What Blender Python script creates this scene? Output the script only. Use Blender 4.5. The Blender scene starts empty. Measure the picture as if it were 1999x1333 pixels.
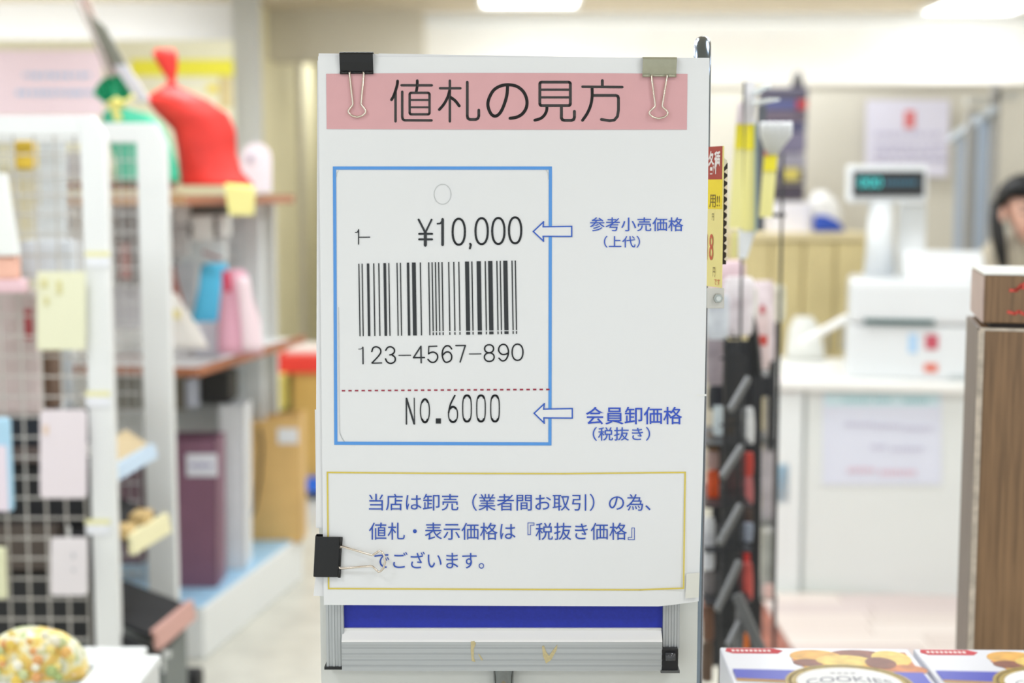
import bpy, math, random
from mathutils import Vector, Matrix
random.seed(7)
sc = bpy.context.scene
COL = sc.collection

# ------------------------------------------------------------------ camera, world, exposure
W, H = 1999, 1333
FPX = 2776.4                      # 50 mm on a 36 mm sensor
HOR = 375.0                       # horizon row
CAMZ = 1.40
PITCH = math.atan((H/2 - HOR)/FPX)
cam_d = bpy.data.cameras.new('camera'); cam = bpy.data.objects.new('camera', cam_d); COL.objects.link(cam)
cam_d.lens = 50; cam_d.sensor_width = 36; cam_d.clip_start = 0.05
cam.location = (0, 0, CAMZ); cam.rotation_euler = (math.pi/2 - PITCH, 0, 0)
cam_d.dof.use_dof = True; cam_d.dof.focus_distance = 1.535; cam_d.dof.aperture_fstop = 2.9
sc.camera = cam
sc.view_settings.view_transform = 'Standard'; sc.view_settings.look = 'None'
sc.view_settings.gamma = 1; sc.view_settings.exposure = 0.0; sc.view_settings.use_curve_mapping = False
world = bpy.data.worlds.new('world'); sc.world = world; world.use_nodes = True
world.node_tree.nodes['Background'].inputs[0].default_value = (0.90, 0.955, 1.0, 1)
world.node_tree.nodes['Background'].inputs[1].default_value = 1.25
PANEL_W = 13.0        # watts of each ceiling panel
COVE_W = 26.0         # watts of the hidden cove strips

# ------------------------------------------------------------------ maths helpers
ct, st = math.cos(PITCH), math.sin(PITCH)
def ray(px, py):
    u = (px - W/2)/FPX; v = -(py - H/2)/FPX
    return Vector((u, ct + v*st, -st + v*ct))
def P(px, py, Y):
    d = ray(px, py); return Vector((0, 0, CAMZ)) + d*(Y/d.y)
def Pz(px, py, z):
    d = ray(px, py); return Vector((0, 0, CAMZ)) + d*((z - CAMZ)/d.z)
def lin(c):
    c = c/255.0
    return c/12.92 if c <= 0.04045 else ((c + 0.055)/1.055)**2.4
def rgb(r, g, b, k=1.0):
    return tuple(min(0.95, lin(x)*k) for x in (r, g, b)) + (1,)

# ------------------------------------------------------------------ materials
MATS = {}
def mat(name, color, rough=0.55, metal=0.0, noise=0.0, scale=20, stretch=None, bump=0.0, spec=0.5, emit=0, coat=0, trans=0, alpha=1):
    if name in MATS: return MATS[name]
    m = bpy.data.materials.new(name); m.use_nodes = True
    nt = m.node_tree; b = nt.nodes['Principled BSDF']
    b.inputs['Base Color'].default_value = color
    b.inputs['Roughness'].default_value = rough; b.inputs['Metallic'].default_value = metal
    b.inputs['Specular IOR Level'].default_value = spec
    b.inputs['Coat Weight'].default_value = coat
    b.inputs['Transmission Weight'].default_value = trans
    b.inputs['Alpha'].default_value = alpha
    if emit:
        b.inputs['Emission Color'].default_value = color; b.inputs['Emission Strength'].default_value = emit
    if noise or bump:
        tc = nt.nodes.new('ShaderNodeTexCoord'); mp = nt.nodes.new('ShaderNodeMapping')
        nz = nt.nodes.new('ShaderNodeTexNoise'); nz.inputs['Scale'].default_value = scale; nz.inputs['Detail'].default_value = 4
        mp.inputs['Scale'].default_value = stretch or (1, 1, 1)
        nt.links.new(tc.outputs['Object'], mp.inputs['Vector']); nt.links.new(mp.outputs['Vector'], nz.inputs['Vector'])
        if noise:
            mx = nt.nodes.new('ShaderNodeMix'); mx.data_type = 'RGBA'
            mx.inputs[6].default_value = tuple(c*(1-noise) for c in color[:3]) + (1,)
            mx.inputs[7].default_value = tuple(min(1, c*(1+noise)) for c in color[:3]) + (1,)
            rp = nt.nodes.new('ShaderNodeMapRange'); rp.inputs[1].default_value = 0.3; rp.inputs[2].default_value = 0.7
            nt.links.new(nz.outputs['Fac'], rp.inputs[0]); nt.links.new(rp.outputs[0], mx.inputs[0])
            nt.links.new(mx.outputs[2], b.inputs['Base Color'])
        if bump:
            bp = nt.nodes.new('ShaderNodeBump'); bp.inputs['Strength'].default_value = bump; bp.inputs['Distance'].default_value = 0.002
            nt.links.new(nz.outputs['Fac'], bp.inputs['Height']); nt.links.new(bp.outputs[0], b.inputs['Normal'])
    MATS[name] = m
    return m
def pm(r, g, b, k=1.0, rough=0.6, **kw):
    """plain painted / printed material keyed by its colour"""
    key = 'paint_%d_%d_%d_%d_%s' % (r, g, b, int(k*100), '_'.join(str(v) for v in kw.values()))
    return mat(key, rgb(r, g, b, k), rough, **kw)

# ------------------------------------------------------------------ geometry builder
class G:
    def __init__(s): s.v = []; s.f = []
    def add(s, vs, fs):
        n = len(s.v); s.v += [Vector(p) for p in vs]; s.f += [tuple(i+n for i in f) for f in fs]; return s
    def hexa(s, p):   # 8 corners: bottom ring 0-3, top ring 4-7
        return s.add(p, [(3,2,1,0), (4,5,6,7), (0,1,5,4), (1,2,6,5), (2,3,7,6), (3,0,4,7)])
    def box(s, x0, x1, y0, y1, z0, z1):
        return s.hexa([(x0,y0,z0),(x1,y0,z0),(x1,y1,z0),(x0,y1,z0),(x0,y0,z1),(x1,y0,z1),(x1,y1,z1),(x0,y1,z1)])
    def obox(s, c, a, b, d):   # centre and three half-axis vectors
        c, a, b, d = map(Vector, (c, a, b, d))
        return s.hexa([c-a-b-d, c+a-b-d, c+a+b-d, c-a+b-d, c-a-b+d, c+a-b+d, c+a+b+d, c-a+b+d])
    def quad(s, a, b, c, d): return s.add([a, b, c, d], [(0,1,2,3)])
    def prism(s, pts, vec):
        n = len(pts); vec = Vector(vec); a = [Vector(p) for p in pts]; b = [p+vec for p in a]
        fs = [tuple(range(n)), tuple(range(2*n-1, n-1, -1))] + [(i, i+n, (i+1)%n+n, (i+1)%n) for i in range(n)]
        return s.add(a+b, fs)
    def tube(s, pts, r, n=8, closed=False, cap=True):
        pts = [Vector(p) for p in pts]; m = len(pts); rings = []
        prev = None
        for i, p in enumerate(pts):
            if closed: t = (pts[(i+1)%m] - pts[i-1])
            else: t = (pts[min(i+1, m-1)] - pts[max(i-1, 0)])
            t.normalize()
            if prev is None:
                a = Vector((0,0,1)) if abs(t.z) < 0.9 else Vector((1,0,0))
                u = t.cross(a).normalized()
            else:
                u = (prev - t*prev.dot(t)).normalized()
            prev = u; w = t.cross(u); rr = r[i] if isinstance(r, (list, tuple)) else r
            rings.append([p + (u*math.cos(2*math.pi*k/n) + w*math.sin(2*math.pi*k/n))*rr for k in range(n)])
        vs = [q for R in rings for q in R]; fs = []
        for i in range(m if closed else m-1):
            j = (i+1) % m
            for k in range(n): fs.append((i*n+k, i*n+(k+1)%n, j*n+(k+1)%n, j*n+k))
        if cap and not closed: fs += [tuple(range(n-1, -1, -1)), tuple((m-1)*n+k for k in range(n))]
        return s.add(vs, fs)
    def bar(s, a, b, w, d, up=(0,0,1)):   # rectangular bar from a to b
        a, b = Vector(a), Vector(b); t = (b-a); L = t.length/2; t.normalize(); up = Vector(up)
        if abs(t.dot(up)) > 0.95: up = Vector((0,1,0))
        u = t.cross(up).normalized(); w2 = u.cross(t)
        return s.obox((a+b)/2, u*w/2, w2*d/2, t*L)
    def loft(s, rings, cap=True):
        n = len(rings[0]); m = len(rings); vs = [q for R in rings for q in R]; fs = []
        for i in range(m-1):
            for k in range(n): fs.append((i*n+k, i*n+(k+1)%n, (i+1)*n+(k+1)%n, (i+1)*n+k))
        if cap: fs += [tuple(range(n-1, -1, -1)), tuple((m-1)*n+k for k in range(n))]
        return s.add(vs, fs)
    def sphere(s, c, rx, ry, rz, n=16, m=10):
        c = Vector(c); rings = []
        for i in range(m+1):
            t = math.pi*(0.02 + 0.96*i/m)
            rings.append([c + Vector((rx*math.sin(t)*math.cos(2*math.pi*k/n), ry*math.sin(t)*math.sin(2*math.pi*k/n), -rz*math.cos(t))) for k in range(n)])
        return s.loft(rings)
    def merge(s, o): return s.add(o.v, o.f)

BASE = {}
def mk(name, g, m, parent=None, smooth=False, bevel=0, solid=0, stuff=False, label=None, sub=0):
    me = bpy.data.meshes.new(name); o = bpy.data.objects.new(name, me); COL.objects.link(o)
    if parent is None:
        xs = [p.x for p in g.v]; ys = [p.y for p in g.v]; zs = [p.z for p in g.v]
        b = Vector(((min(xs)+max(xs))/2, (min(ys)+max(ys))/2, min(zs))); o.location = b
    else:
        b = BASE[parent.name]; o.parent = parent
    BASE[o.name] = b
    me.from_pydata([tuple(p-b) for p in g.v], [], g.f); me.validate(); me.update()
    for mm in (m if isinstance(m, (list, tuple)) else [m]): me.materials.append(mm)
    if smooth:
        me.polygons.foreach_set('use_smooth', [True]*len(me.polygons))
    if solid:
        md = o.modifiers.new('solid', 'SOLIDIFY'); md.thickness = solid; md.offset = 0
    if bevel:
        md = o.modifiers.new('bevel', 'BEVEL'); md.width = bevel; md.segments = 2; md.limit_method = 'ANGLE'
    if sub:
        md = o.modifiers.new('sub', 'SUBSURF'); md.levels = sub; md.render_levels = sub
    if stuff: o['kind'] = 'stuff'
    if label: o['label'] = label
    return o
def tag(o, label, cat, group=None):
    o['label'] = label; o['category'] = cat
    if group: o['group'] = group
    return o
def thing(name, label, cat, loc, group=None):
    o = bpy.data.objects.new(name, None); COL.objects.link(o); o.location = loc; o.empty_display_size = 0.05
    BASE[o.name] = Vector(loc); return tag(o, label, cat, group)
def one(name, label, cat, g, m, group=None, **kw):
    return tag(mk(name, g, m, None, **kw), label, cat, group)
def struct(name, g, m, parent=None, **kw):
    o = mk(name, g, m, parent, **kw)
    if parent is None: o['kind'] = 'structure'
    return o
def pbox(px0, px1, py0, py1, Y, depth, g=None):
    """upright box whose front face spans those sight lines at distance Y"""
    g = g or G(); mx, my = (px0+px1)/2, (py0+py1)/2
    return g.box(P(px0, my, Y).x, P(px1, my, Y).x, Y, Y+depth, P(mx, py1, Y).z, P(mx, py0, Y).z)

# ------------------------------------------------------------------ text (built-in interface font as mesh)
def text_geo(s, offset=0.0):
    cu = bpy.data.curves.new('lettering', 'FONT'); cu.body = s; cu.resolution_u = 4; cu.offset = offset
    o = bpy.data.objects.new('lettering', cu); COL.objects.link(o)
    dg = bpy.context.evaluated_depsgraph_get(); dg.update()
    me = bpy.data.meshes.new_from_object(o.evaluated_get(dg))
    vs = [v.co.copy() for v in me.vertices]; fs = [tuple(p.vertices) for p in me.polygons]
    bpy.data.objects.remove(o); bpy.data.curves.remove(cu); bpy.data.meshes.remove(me)
    xs = [v.x for v in vs]; ys = [v.y for v in vs]
    x0, x1, y0, y1 = min(xs), max(xs), min(ys), max(ys)
    return [((v.x-x0)/(x1-x0), (v.y-y0)/(y1-y0)) for v in vs], fs
TXT = {}
for key, s, off in [('ref', '参考小売価格', 0.004), ('jodai', '（上代）', 0.004), ('kaiin', '会員卸価格', 0.006), ('zei', '（税抜き）', 0.004),
                    ('b1', '当店は卸売（業者間お取引）の為、', 0), ('b2', '値札・表示価格は『税抜き価格』', 0), ('b3', 'でございます。', 0),
                    ('kakushu', '各種', 0.02), ('en', '円', 0.0), ('jh', '18', 0.0), ('desu', 'です', 0.0), ('bang', '用!!', 0.0),
                    ('cookies', 'COOKIES', 0.0), ('digits', '0', 0.0)]:
    TXT[key] = text_geo(s, off)

# =================================================================== ROOM
M_floor = mat('floor_vinyl', rgb(205, 203, 192, 0.95), 0.35, noise=0.10, scale=9)
M_ceil = mat('ceiling_board', rgb(196, 182, 156, 0.95), 0.8, noise=0.04, scale=30)
M_wall = mat('wall_paint_warm', rgb(240, 237, 230), 0.8, noise=0.02, scale=5)
M_cream = mat('wall_paint_cream', rgb(242, 233, 196, 1.08), 0.7, noise=0.03, scale=4)
M_greyb = mat('wall_paint_grey_beige', rgb(212, 206, 190), 0.8, noise=0.02, scale=4)
M_white = mat('white_enamel', rgb(236, 238, 237), 0.4, noise=0.01, scale=8)
CZ = 2.5
struct('floor', G().box(-5, 5, -3, 12, -0.1, 0), M_floor)
struct('ceiling', G().box(-5, 5, -3, 12, CZ, CZ+0.1), M_ceil)
struct('wall_left', G().box(-5.1, -5, -3, 12, 0, CZ), M_white)
struct('wall_right', G().box(5, 5.1, -3, 12, 0, CZ), M_greyb)
XN = P(832, 60, 9).x
struct('wall_back', G().box(XN, 5, 9.0, 9.1, 0, CZ), M_wall)
struct('trim_1', G().box(XN, 5, 8.9, 9.0, 2.43, CZ), M_white)
struct('wall_niche', G().box(XN, XN+0.06, 9.1, 11.9, 0, CZ), M_greyb)
struct('wall_end', G().box(-1.62, XN+0.06, 11.9, 12.0, 0, CZ), M_greyb)
struct('trim_2', G().box(-1.5, XN, 8.75, 9.05, 2.2, CZ), M_greyb)
XL = P(505, 60, 8.45).x
struct('wall_side', G().box(XL-0.1, XL, 8.45, 11.9, 0, CZ), M_cream)
struct('trim_3', G().box(XL, XL+0.03, 9.9, 10.02, 0, CZ-0.02), M_greyb)
struct('wall_back_left', G().box(-5, XL-0.1, 8.45, 8.55, 0, CZ), mat('wall_paint_neutral', rgb(222, 222, 222), 0.8, noise=0.02, scale=4))

# ceiling light panels: visible emitting diffuser in a frame, each with its own lamp
M_lamp = mat('lamp_diffuser', (1.0, 1.0, 1.0, 1), 0.5, emit=4.0)
panels = [(0.10, 8.20), (2.74, 8.50)]
for yy in (-1.6, 0.35, 2.3, 4.3, 6.3):
    for xx in (-3.4, -1.1, 1.1, 3.4): panels.append((xx, yy))
panels += [(-0.25, 3.3), (-0.25, 5.3), (-1.02, 10.4)]  # extra unseen panels, added to brighten the aisle and the corridor
for i, (x, y) in enumerate(panels):
    nm = ['white square ceiling light above the poster, partly cut by the top edge of the photo',
          'white square ceiling light at the top right corner of the photo'] + ['white square ceiling light further out of view in the shop ceiling']*40
    t = thing('ceiling_light', nm[i], 'light', (x, y, CZ-0.03), 'square ceiling lights' if i > 1 else None)
    hw = 0.27
    fr = G()
    for a, b, c, d in ((-hw-.02, hw+.02, -hw-.02, -hw), (-hw-.02, hw+.02, hw, hw+.02), (-hw-.02, -hw, -hw, hw), (hw, hw+.02, -hw, hw)):
        fr.box(x+a, x+b, y+c, y+d, CZ-0.03, CZ)
    mk('frame', fr, M_white, t)
    mk('diffuser', G().box(x-hw, x+hw, y-hw, y+hw, CZ-0.02, CZ-0.004), M_lamp, t)
    ld = bpy.data.lights.new('lamp', 'AREA'); ld.shape = 'SQUARE'; ld.size = 0.5; ld.energy = PANEL_W*(0.5 if i == 0 else 0.12 if i == 1 else 0.4 if y > 9 else (0.60 if y < 1 else 1.0)); ld.color = (0.89, 0.95, 1.0)
    lo = bpy.data.objects.new('lamp', ld); COL.objects.link(lo); lo.location = (0, 0, -0.01); lo.parent = t

def cove(name, label, x0, x1, y, z, watts):
    t = thing(name, label, 'light', ((x0+x1)/2, y, z))
    mk('trough', G().box(x0, x1, y-0.05, y+0.05, z-0.05, z-0.02), M_white, t)
    mk('tube', G().tube([(x0+.03, y, z), (x1-.03, y, z)], 0.016, 8), M_lamp, t)
    ld = bpy.data.lights.new('lamp', 'AREA'); ld.shape = 'RECTANGLE'; ld.size = x1-x0; ld.size_y = 0.06; ld.energy = watts; ld.color = (0.94, 0.97, 1.0)
    lo = bpy.data.objects.new('lamp', ld); COL.objects.link(lo); lo.parent = t
    lo.location = (0, 0, 0.03); lo.rotation_euler = (math.radians(180-60), 0, 0)
cove('cove_lamp', 'strip lamp washing the back wall behind the beige partition', XN+0.1, 4.8, 8.45, 1.55, COVE_W)
cove('cove_lamp', 'strip lamp washing the wall behind the pale yellow shelf header', -4.8, XL-0.3, 8.0, 1.95, COVE_W*0.5)

# beige partition, wall poster and glazed screen on the right
M_part = mat('partition_laminate', rgb(214, 208, 194), 0.6, noise=0.02, scale=3)
t = thing('partition', 'long beige partition wall behind the cash register', 'partition', (2.4, 6.9, 0))
mk('panel', G().box(0.62, 5, 6.9, 6.96, 0, P(1500, 164, 6.9).z-0.015), M_part, t)
mk('cap', G().box(0.62, 5, 6.885, 6.975, P(1500, 164, 6.9).z-0.015, P(1500, 164, 6.9).z), M_part, t)
t = thing('notice_poster', 'pale lavender notice with a red mark hung on the beige partition', 'poster', tuple(P(1770, 330, 6.85)))
mk('sheet', pbox(1690, 1852, 195, 345, 6.85, 0.004), pm(226, 222, 236), t)
g = pbox(1766, 1786, 216, 250, 6.845, 0.002); mk('red_mark', g, pm(225, 120, 120), t)
g = G()
for r_, y_ in enumerate((262, 284, 298, 312)):
    x_ = 1708
    while x_ < 1840:
        w_ = random.uniform(6, 18); pbox(x_, x_+w_, y_-3, y_+3, 6.846, 0.002, g); x_ += w_+random.uniform(3, 8)
mk('printed_lines', g, pm(196, 190, 214), t, stuff=True)

M_grey = mat('grey_post', rgb(172, 170, 166), 0.45, noise=0.05, scale=20)
t = thing('glazed_screen', 'light blue screen panels between grey posts beside the clerk', 'screen', tuple(P(1895, 520, 6.2)))
mk('pane', pbox(1862, 1888, 268, 640, 6.35, 0.01), pm(190, 200, 214, rough=0.3), t)
mk('pane', pbox(1904, 1932, 235, 640, 6.15, 0.01), pm(184, 198, 216, rough=0.3), t)
mk('post', pbox(1886, 1904, 215, 640, 6.2, 0.04), M_grey, t)
mk('post', pbox(1932, 1946, 165, 640, 6.1, 0.04), M_grey, t)
g = G().bar(P(1858, 272, 6.4), P(1942, 212, 6.05), 0.03, 0.03); mk('top_rail', g, pm(196, 204, 212), t)
g = pbox(1890, 1932, 188, 206, 6.1, 0.05); pbox(1946, 1990, 178, 196, 6.1, 0.05, g); mk('bracket_arm', g, pm(206, 204, 196), t)

# =================================================================== BACK CABINETS right
M_birch = mat('birch_wood', rgb(222, 205, 152), 0.5, noise=0.10, scale=6, stretch=(10, 10, 0.8))
YB = 6.3
t = thing('birch_cabinet', 'pale wooden cabinet with doors behind the counter', 'cabinet', tuple(P(1575, 900, YB))[:2] + (0,))
x0, x1 = P(1440, 560, YB).x, P(1692, 560, YB).x; zt = P(1570, 455, YB).z
mk('body', G().box(x0, x1, YB+0.02, YB+0.4, 0.0, zt-0.03), M_birch, t)
mk('cabinet_top', G().box(x0-.01, x1+.01, YB-0.02, YB+0.42, zt-0.03, zt), pm(232, 216, 172), t)
n = 4; w = (x1-x0)/n
for i in range(n):
    d = mk('door', G().box(x0+i*w+.006, x0+(i+1)*w-.006, YB, YB+0.02, 0.06, zt-0.035), M_birch, t, bevel=0.003)
    hx = x0+(i+1)*w-.035 if i % 2 == 0 else x0+i*w+.03
    mk('door_handle', G().box(hx, hx+.01, YB-.015, YB, 0.7, 0.82), M_grey, d)
one('white_storage_box', 'white box standing on the pale cabinet below the dark stack', 'box', pbox(1505, 1583, 396, 454, 6.4, 0.2), pm(232, 230, 240), bevel=0.005)
# dark purple display tower
t = thing('pack_display_tower', 'dark purple and grey packs on a tall tower standing on the white box', 'display', tuple(P(1540, 396, 6.45)))
rows = [((88, 84, 100), 170, 196), ((92, 96, 140), 196, 216), ((110, 98, 112), 216, 240), ((84, 84, 116), 240, 258), ((120, 114, 138), 258, 300),
        ((150, 146, 160), 300, 332), ((96, 90, 104), 332, 360), ((74, 66, 78), 360, 394)]
for i, (c, a, b) in enumerate(rows):
    o = mk('pack', pbox(1490+i*1.5, 1578-i*1.0, a, b-2, 6.44, 0.16), pm(*c), t, bevel=0.006)
mk('red_sticker', pbox(1556, 1576, 196, 212, 6.43, 0.005), pm(190, 60, 60), t)
mk('yellow_sticker', pbox(1530, 1560, 328, 352, 6.43, 0.005), pm(206, 190, 96), t)
mk('pole_tip', G().tube([P(1557, 172, 6.5), P(1557, 150, 6.5), P(1557, 140, 6.5)], [0.03, 0.022, 0.014], 10), pm(92, 90, 88), t, smooth=True)

def blob(rows, Y, dk=0.6, n=20, lump=0.03, seed=1, minr=0.01):
    """soft bag: stacked elliptical cross sections, rows of (y, left, right)"""
    rnd = random.Random(seed); g = G(); rings = []
    ph = [rnd.uniform(0, 6.28) for _ in range(4)]
    # resample
    rr = []
    for i in range(len(rows)-1):
        for k in range(3):
            f = k/3; a, b = rows[i], rows[i+1]; rr.append(tuple(a[j]*(1-f)+b[j]*f for j in range(3)))
    rr.append(rows[-1])
    for j, (y, xl, xr) in enumerate(rr):
        a, b = P(xl, y, Y), P(xr, y, Y); c = (a+b)/2; rx = max(minr, (b-a).length/2); ry = rx*dk
        ring = []
        for k in range(n):
            t_ = 2*math.pi*k/n
            m = 1 + lump*math.sin(3*t_+ph[0]+j*0.35) + lump*0.7*math.sin(5*t_+ph[1]-j*0.5) + lump*0.5*math.sin(9*t_+ph[2])
            ring.append(Vector((c.x+rx*m*math.cos(t_), Y+ry*m*math.sin(t_), c.z)))
        rings.append(ring)
    g.loft(rings[::-1]); return g
one('white_bag', 'crumpled white plastic bag on the pale cabinet', 'bag', blob([(372, 1590, 1612), (392, 1578, 1632), (420, 1580, 1642), (450, 1590, 1640)], 6.45, lump=0.06), pm(238, 236, 232), smooth=True)
one('blue_bag', 'blue folded pouch lying in front of the white bag', 'bag', blob([(420, 1590, 1612), (432, 1588, 1636), (452, 1586, 1648)], 6.36, dk=0.3, lump=0.05), pm(34, 72, 170), smooth=True)
one('white_basket', 'low white basket behind the left end of the counter', 'basket', blob([(618, 1552, 1585), (640, 1540, 1600), (703, 1533, 1612)], 5.45, dk=0.35, lump=0.0), pm(228, 228, 222), smooth=True)

# =================================================================== COUNTER
M_cnt = mat('counter_laminate', rgb(228, 232, 230), 0.45, noise=0.01, scale=4)
M_cntt = mat('counter_top', rgb(240, 240, 236), 0.35)
zc = 0.755
A = Vector((P(1505, 735, 4.87).x, 4.87, 0)); B = Vector((2.9, 4.55, 0))
u = (B-A).normalized(); v = Vector((-u.y, u.x, 0))
t = thing('service_counter', 'long white service counter with the cash register on it', 'counter', tuple(A))
def cbox(a0, a1, d0, d1, z0, z1, g=None):
    g = g or G(); c = A + u*(a0+a1)/2 + v*(d0+d1)/2; c.z = (z0+z1)/2
    return g.obox(c, u*(a1-a0)/2, v*(d1-d0)/2, Vector((0, 0, (z1-z0)/2)))
L = (B-A).length
mk('countertop', cbox(0, L, 0.0, 0.72, zc-0.035, zc), M_cntt, t, bevel=0.008)
mk('end_panel', cbox(0.0, 0.11, 0.03, 0.70, 0, zc-0.035), pm(234, 238, 238), t)
mk('front_panel', cbox(0.125, 1.02, 0.045, 0.06, 0.0, zc-0.035), M_cnt, t, bevel=0.002)
mk('front_panel', cbox(1.03, L, 0.045, 0.06, 0.0, zc-0.035), M_cnt, t, bevel=0.002)
mk('carcass', cbox(0.11, L, 0.06, 0.70, 0.0, zc-0.04), pm(210, 214, 212), t)
# notices on the counter front
def cpx(px, py):   # point on the front panel plane
    d = ray(px, py); o = Vector((0, 0, CAMZ)); p0 = A + v*0.04
    k = (p0-o).dot(v)/d.dot(v); return o + d*k
def cplate(px0, px1, py0, py1, lift=0.0, th=0.003):
    pts = [cpx(px0, py1), cpx(px1, py1), cpx(px1, py0), cpx(px0, py0)]
    return G().prism([p - v*lift for p in pts], v*th)
t = thing('counter_notice', 'pale blue and lavender notice taped to the counter front', 'poster', tuple(cpx(1720, 950)))
mk('sheet', cplate(1606, 1838, 768, 946, 0.0), pm(222, 226, 240), t)
mk('header_strip', cplate(1610, 1834, 768, 792, 0.002), pm(206, 230, 236), t)
for nm, c, spec in (('printed_heading', (130, 186, 190), [(1645, 1700, 778, 784), (1708, 1740, 778, 784), (1765, 1808, 779, 786)]),
                    ('printed_lines', (204, 200, 218), [(1650, 1700, 824, 832), (1706, 1760, 828, 836), (1766, 1815, 832, 840), (1700, 1730, 868, 876), (1740, 1800, 872, 880)]),
                    ('printed_red_lines', (228, 196, 208), [(1655, 1710, 912, 922), (1718, 1790, 916, 927)])):
    g = G()
    for s_ in spec:
        q = random.Random(s_[0]); x_ = s_[0]
        while x_ < s_[1]:
            g.merge(cplate(x_, x_+5, s_[2]+q.uniform(0, 2), s_[3], 0.004, 0.002)); x_ += 8
    mk(nm, g, pm(*c), t, stuff=True)
one('pink_tag', 'small pink tag hung on the left end of the counter', 'tag', cplate(1520, 1554, 738, 770, 0.01), pm(238, 172, 192))
one('blue_tag', 'small light blue tag hung low on the counter end', 'tag', cplate(1514, 1540, 905, 980, 0.01), pm(178, 216, 240))

# cash register
M_reg = mat('register_plastic', rgb(228, 231, 233), 0.30, coat=0.3)
YR = 4.93
t = thing('cash_register', 'white cash register with receipt slot standing on the counter', 'register', (P(1652, 690, YR).x, YR, zc))
t.rotation_euler.z = math.radians(-12)
def z_at(py, Y): return P(1780, py, Y).z
xa, xb = P(1652, 690, YR).x, P(1915, 690, YR).x
mk('drawer_base', G().box(xa, xb, YR, YR+0.4, zc, z_at(632, YR)), M_reg, t, bevel=0.012)
mk('printer_body', G().box(xa+0.005, xb, YR-0.01, YR+0.36, z_at(631, YR), z_at(545, YR)), M_reg, t, bevel=0.02)
xc = P(1762, 520, YR).x
g = G().prism([(xc, YR+0.02, z_at(550, YR)), (xc, YR+0.34, z_at(550, YR)), (xc, YR+0.34, z_at(492, YR)-.01), (xc, YR+0.14, z_at(490, YR)), (xc, YR+0.02, z_at(530, YR))], (xb-xc-0.01, 0, 0))
mk('printer_hood', g, M_reg, t, bevel=0.015)
mk('receipt_slot', pbox(1688, 1820, 622, 630, YR-0.016, 0.01), pm(40, 84, 82), t)
mk('blue_sticker', pbox(1770, 1786, 650, 686, YR-0.004, 0.004), pm(176, 210, 240), t)
mk('red_sticker', pbox(1801, 1825, 650, 678, YR-0.004, 0.004), pm(196, 84, 100), t)
mk('orange_sticker', pbox(1799, 1824, 706, 722, YR-0.004, 0.004), pm(220, 112, 90), t)
g = G()
for i in range(8): pbox(1846+i*8, 1851+i*8, 727, 733, YR-0.004, 0.004, g)
mk('printed_badge', g, pm(176, 186, 186), t)
mk('warning_light', G().tube([P(1892, 630, YR-0.012), P(1905, 632, YR-0.012)], 0.004, 8), pm(120, 120, 120), t)
# customer display
t = thing('customer_display', 'black customer price display on a white pole beside the register', 'display', tuple(P(1725, 540, 5.0)))
mk('housing', pbox(1655, 1812, 322, 396, 5.1, 0.05), M_reg, t, bevel=0.01)
s_ = mk('screen', pbox(1666, 1804, 334, 383, 5.09, 0.012), mat('black_screen', rgb(38, 40, 42), 0.3), t)
M_teal = mat('lit_digits', rgb(60, 190, 190), 0.5, emit=0.75)
g = G(); vs, fs = TXT['digits']
for k, (a, b) in enumerate(((1676, 1690), (1692, 1706), (1708, 1721))):
    p0, p1 = P(a, 366, 5.085), P(b, 346, 5.085)
    g.add([(p0.x+(p1.x-p0.x)*x, 5.085, p0.z+(p1.z-p0.z)*z) for x, z in vs], fs)
mk('lit_digits', g, M_teal, s_)
M_teal2 = mat('dim_digits', rgb(58, 104, 124), 0.5, emit=0.35)
g = G()
for k in range(8): pbox(1728+k*8, 1733+k*8, 352, 361, 5.085, 0.003, g)
mk('dim_digits', g, M_teal2, s_)
zb = z_at(545, YR)+0.001
p = P(1725, 394, 5.13); mk('pole', G().tube([(p.x-.01, 5.13, zb), (p.x-.01, 5.13, p.z)], [0.055, 0.04], 14), M_reg, t, smooth=True)
p2 = P(1793, 396, 5.2); mk('pole_bracket', G().box(p2.x-0.07, p2.x+0.03, 5.19, 5.23, zb, p2.z), pm(228, 230, 230), t, bevel=0.01)
# barrier-like white cord strip at left of register
one('sloping_tray', 'white sloping coin tray edge left of the register', 'tray', G().bar(P(1560, 672, 5.0), P(1656, 618, 5.0), 0.05, 0.02), pm(238, 238, 236), bevel=0.004)

# floor planks in front of the counter
pk = random.Random(3)
fl = bpy.data.objects['floor']
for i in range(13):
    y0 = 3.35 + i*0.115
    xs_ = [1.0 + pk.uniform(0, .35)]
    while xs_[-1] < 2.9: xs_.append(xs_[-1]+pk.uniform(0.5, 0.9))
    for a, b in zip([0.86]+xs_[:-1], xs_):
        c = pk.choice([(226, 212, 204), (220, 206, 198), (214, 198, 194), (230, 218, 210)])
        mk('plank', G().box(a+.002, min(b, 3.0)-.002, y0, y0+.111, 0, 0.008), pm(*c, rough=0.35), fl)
for i in range(13):
    y0 = 3.35 + i*0.115
    mk('plank', G().box(0.62, 0.857, y0, y0+.111, 0, 0.008), pm(*pk.choice([(150, 84, 68), (160, 92, 74), (142, 78, 62)]), rough=0.4), fl)

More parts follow.
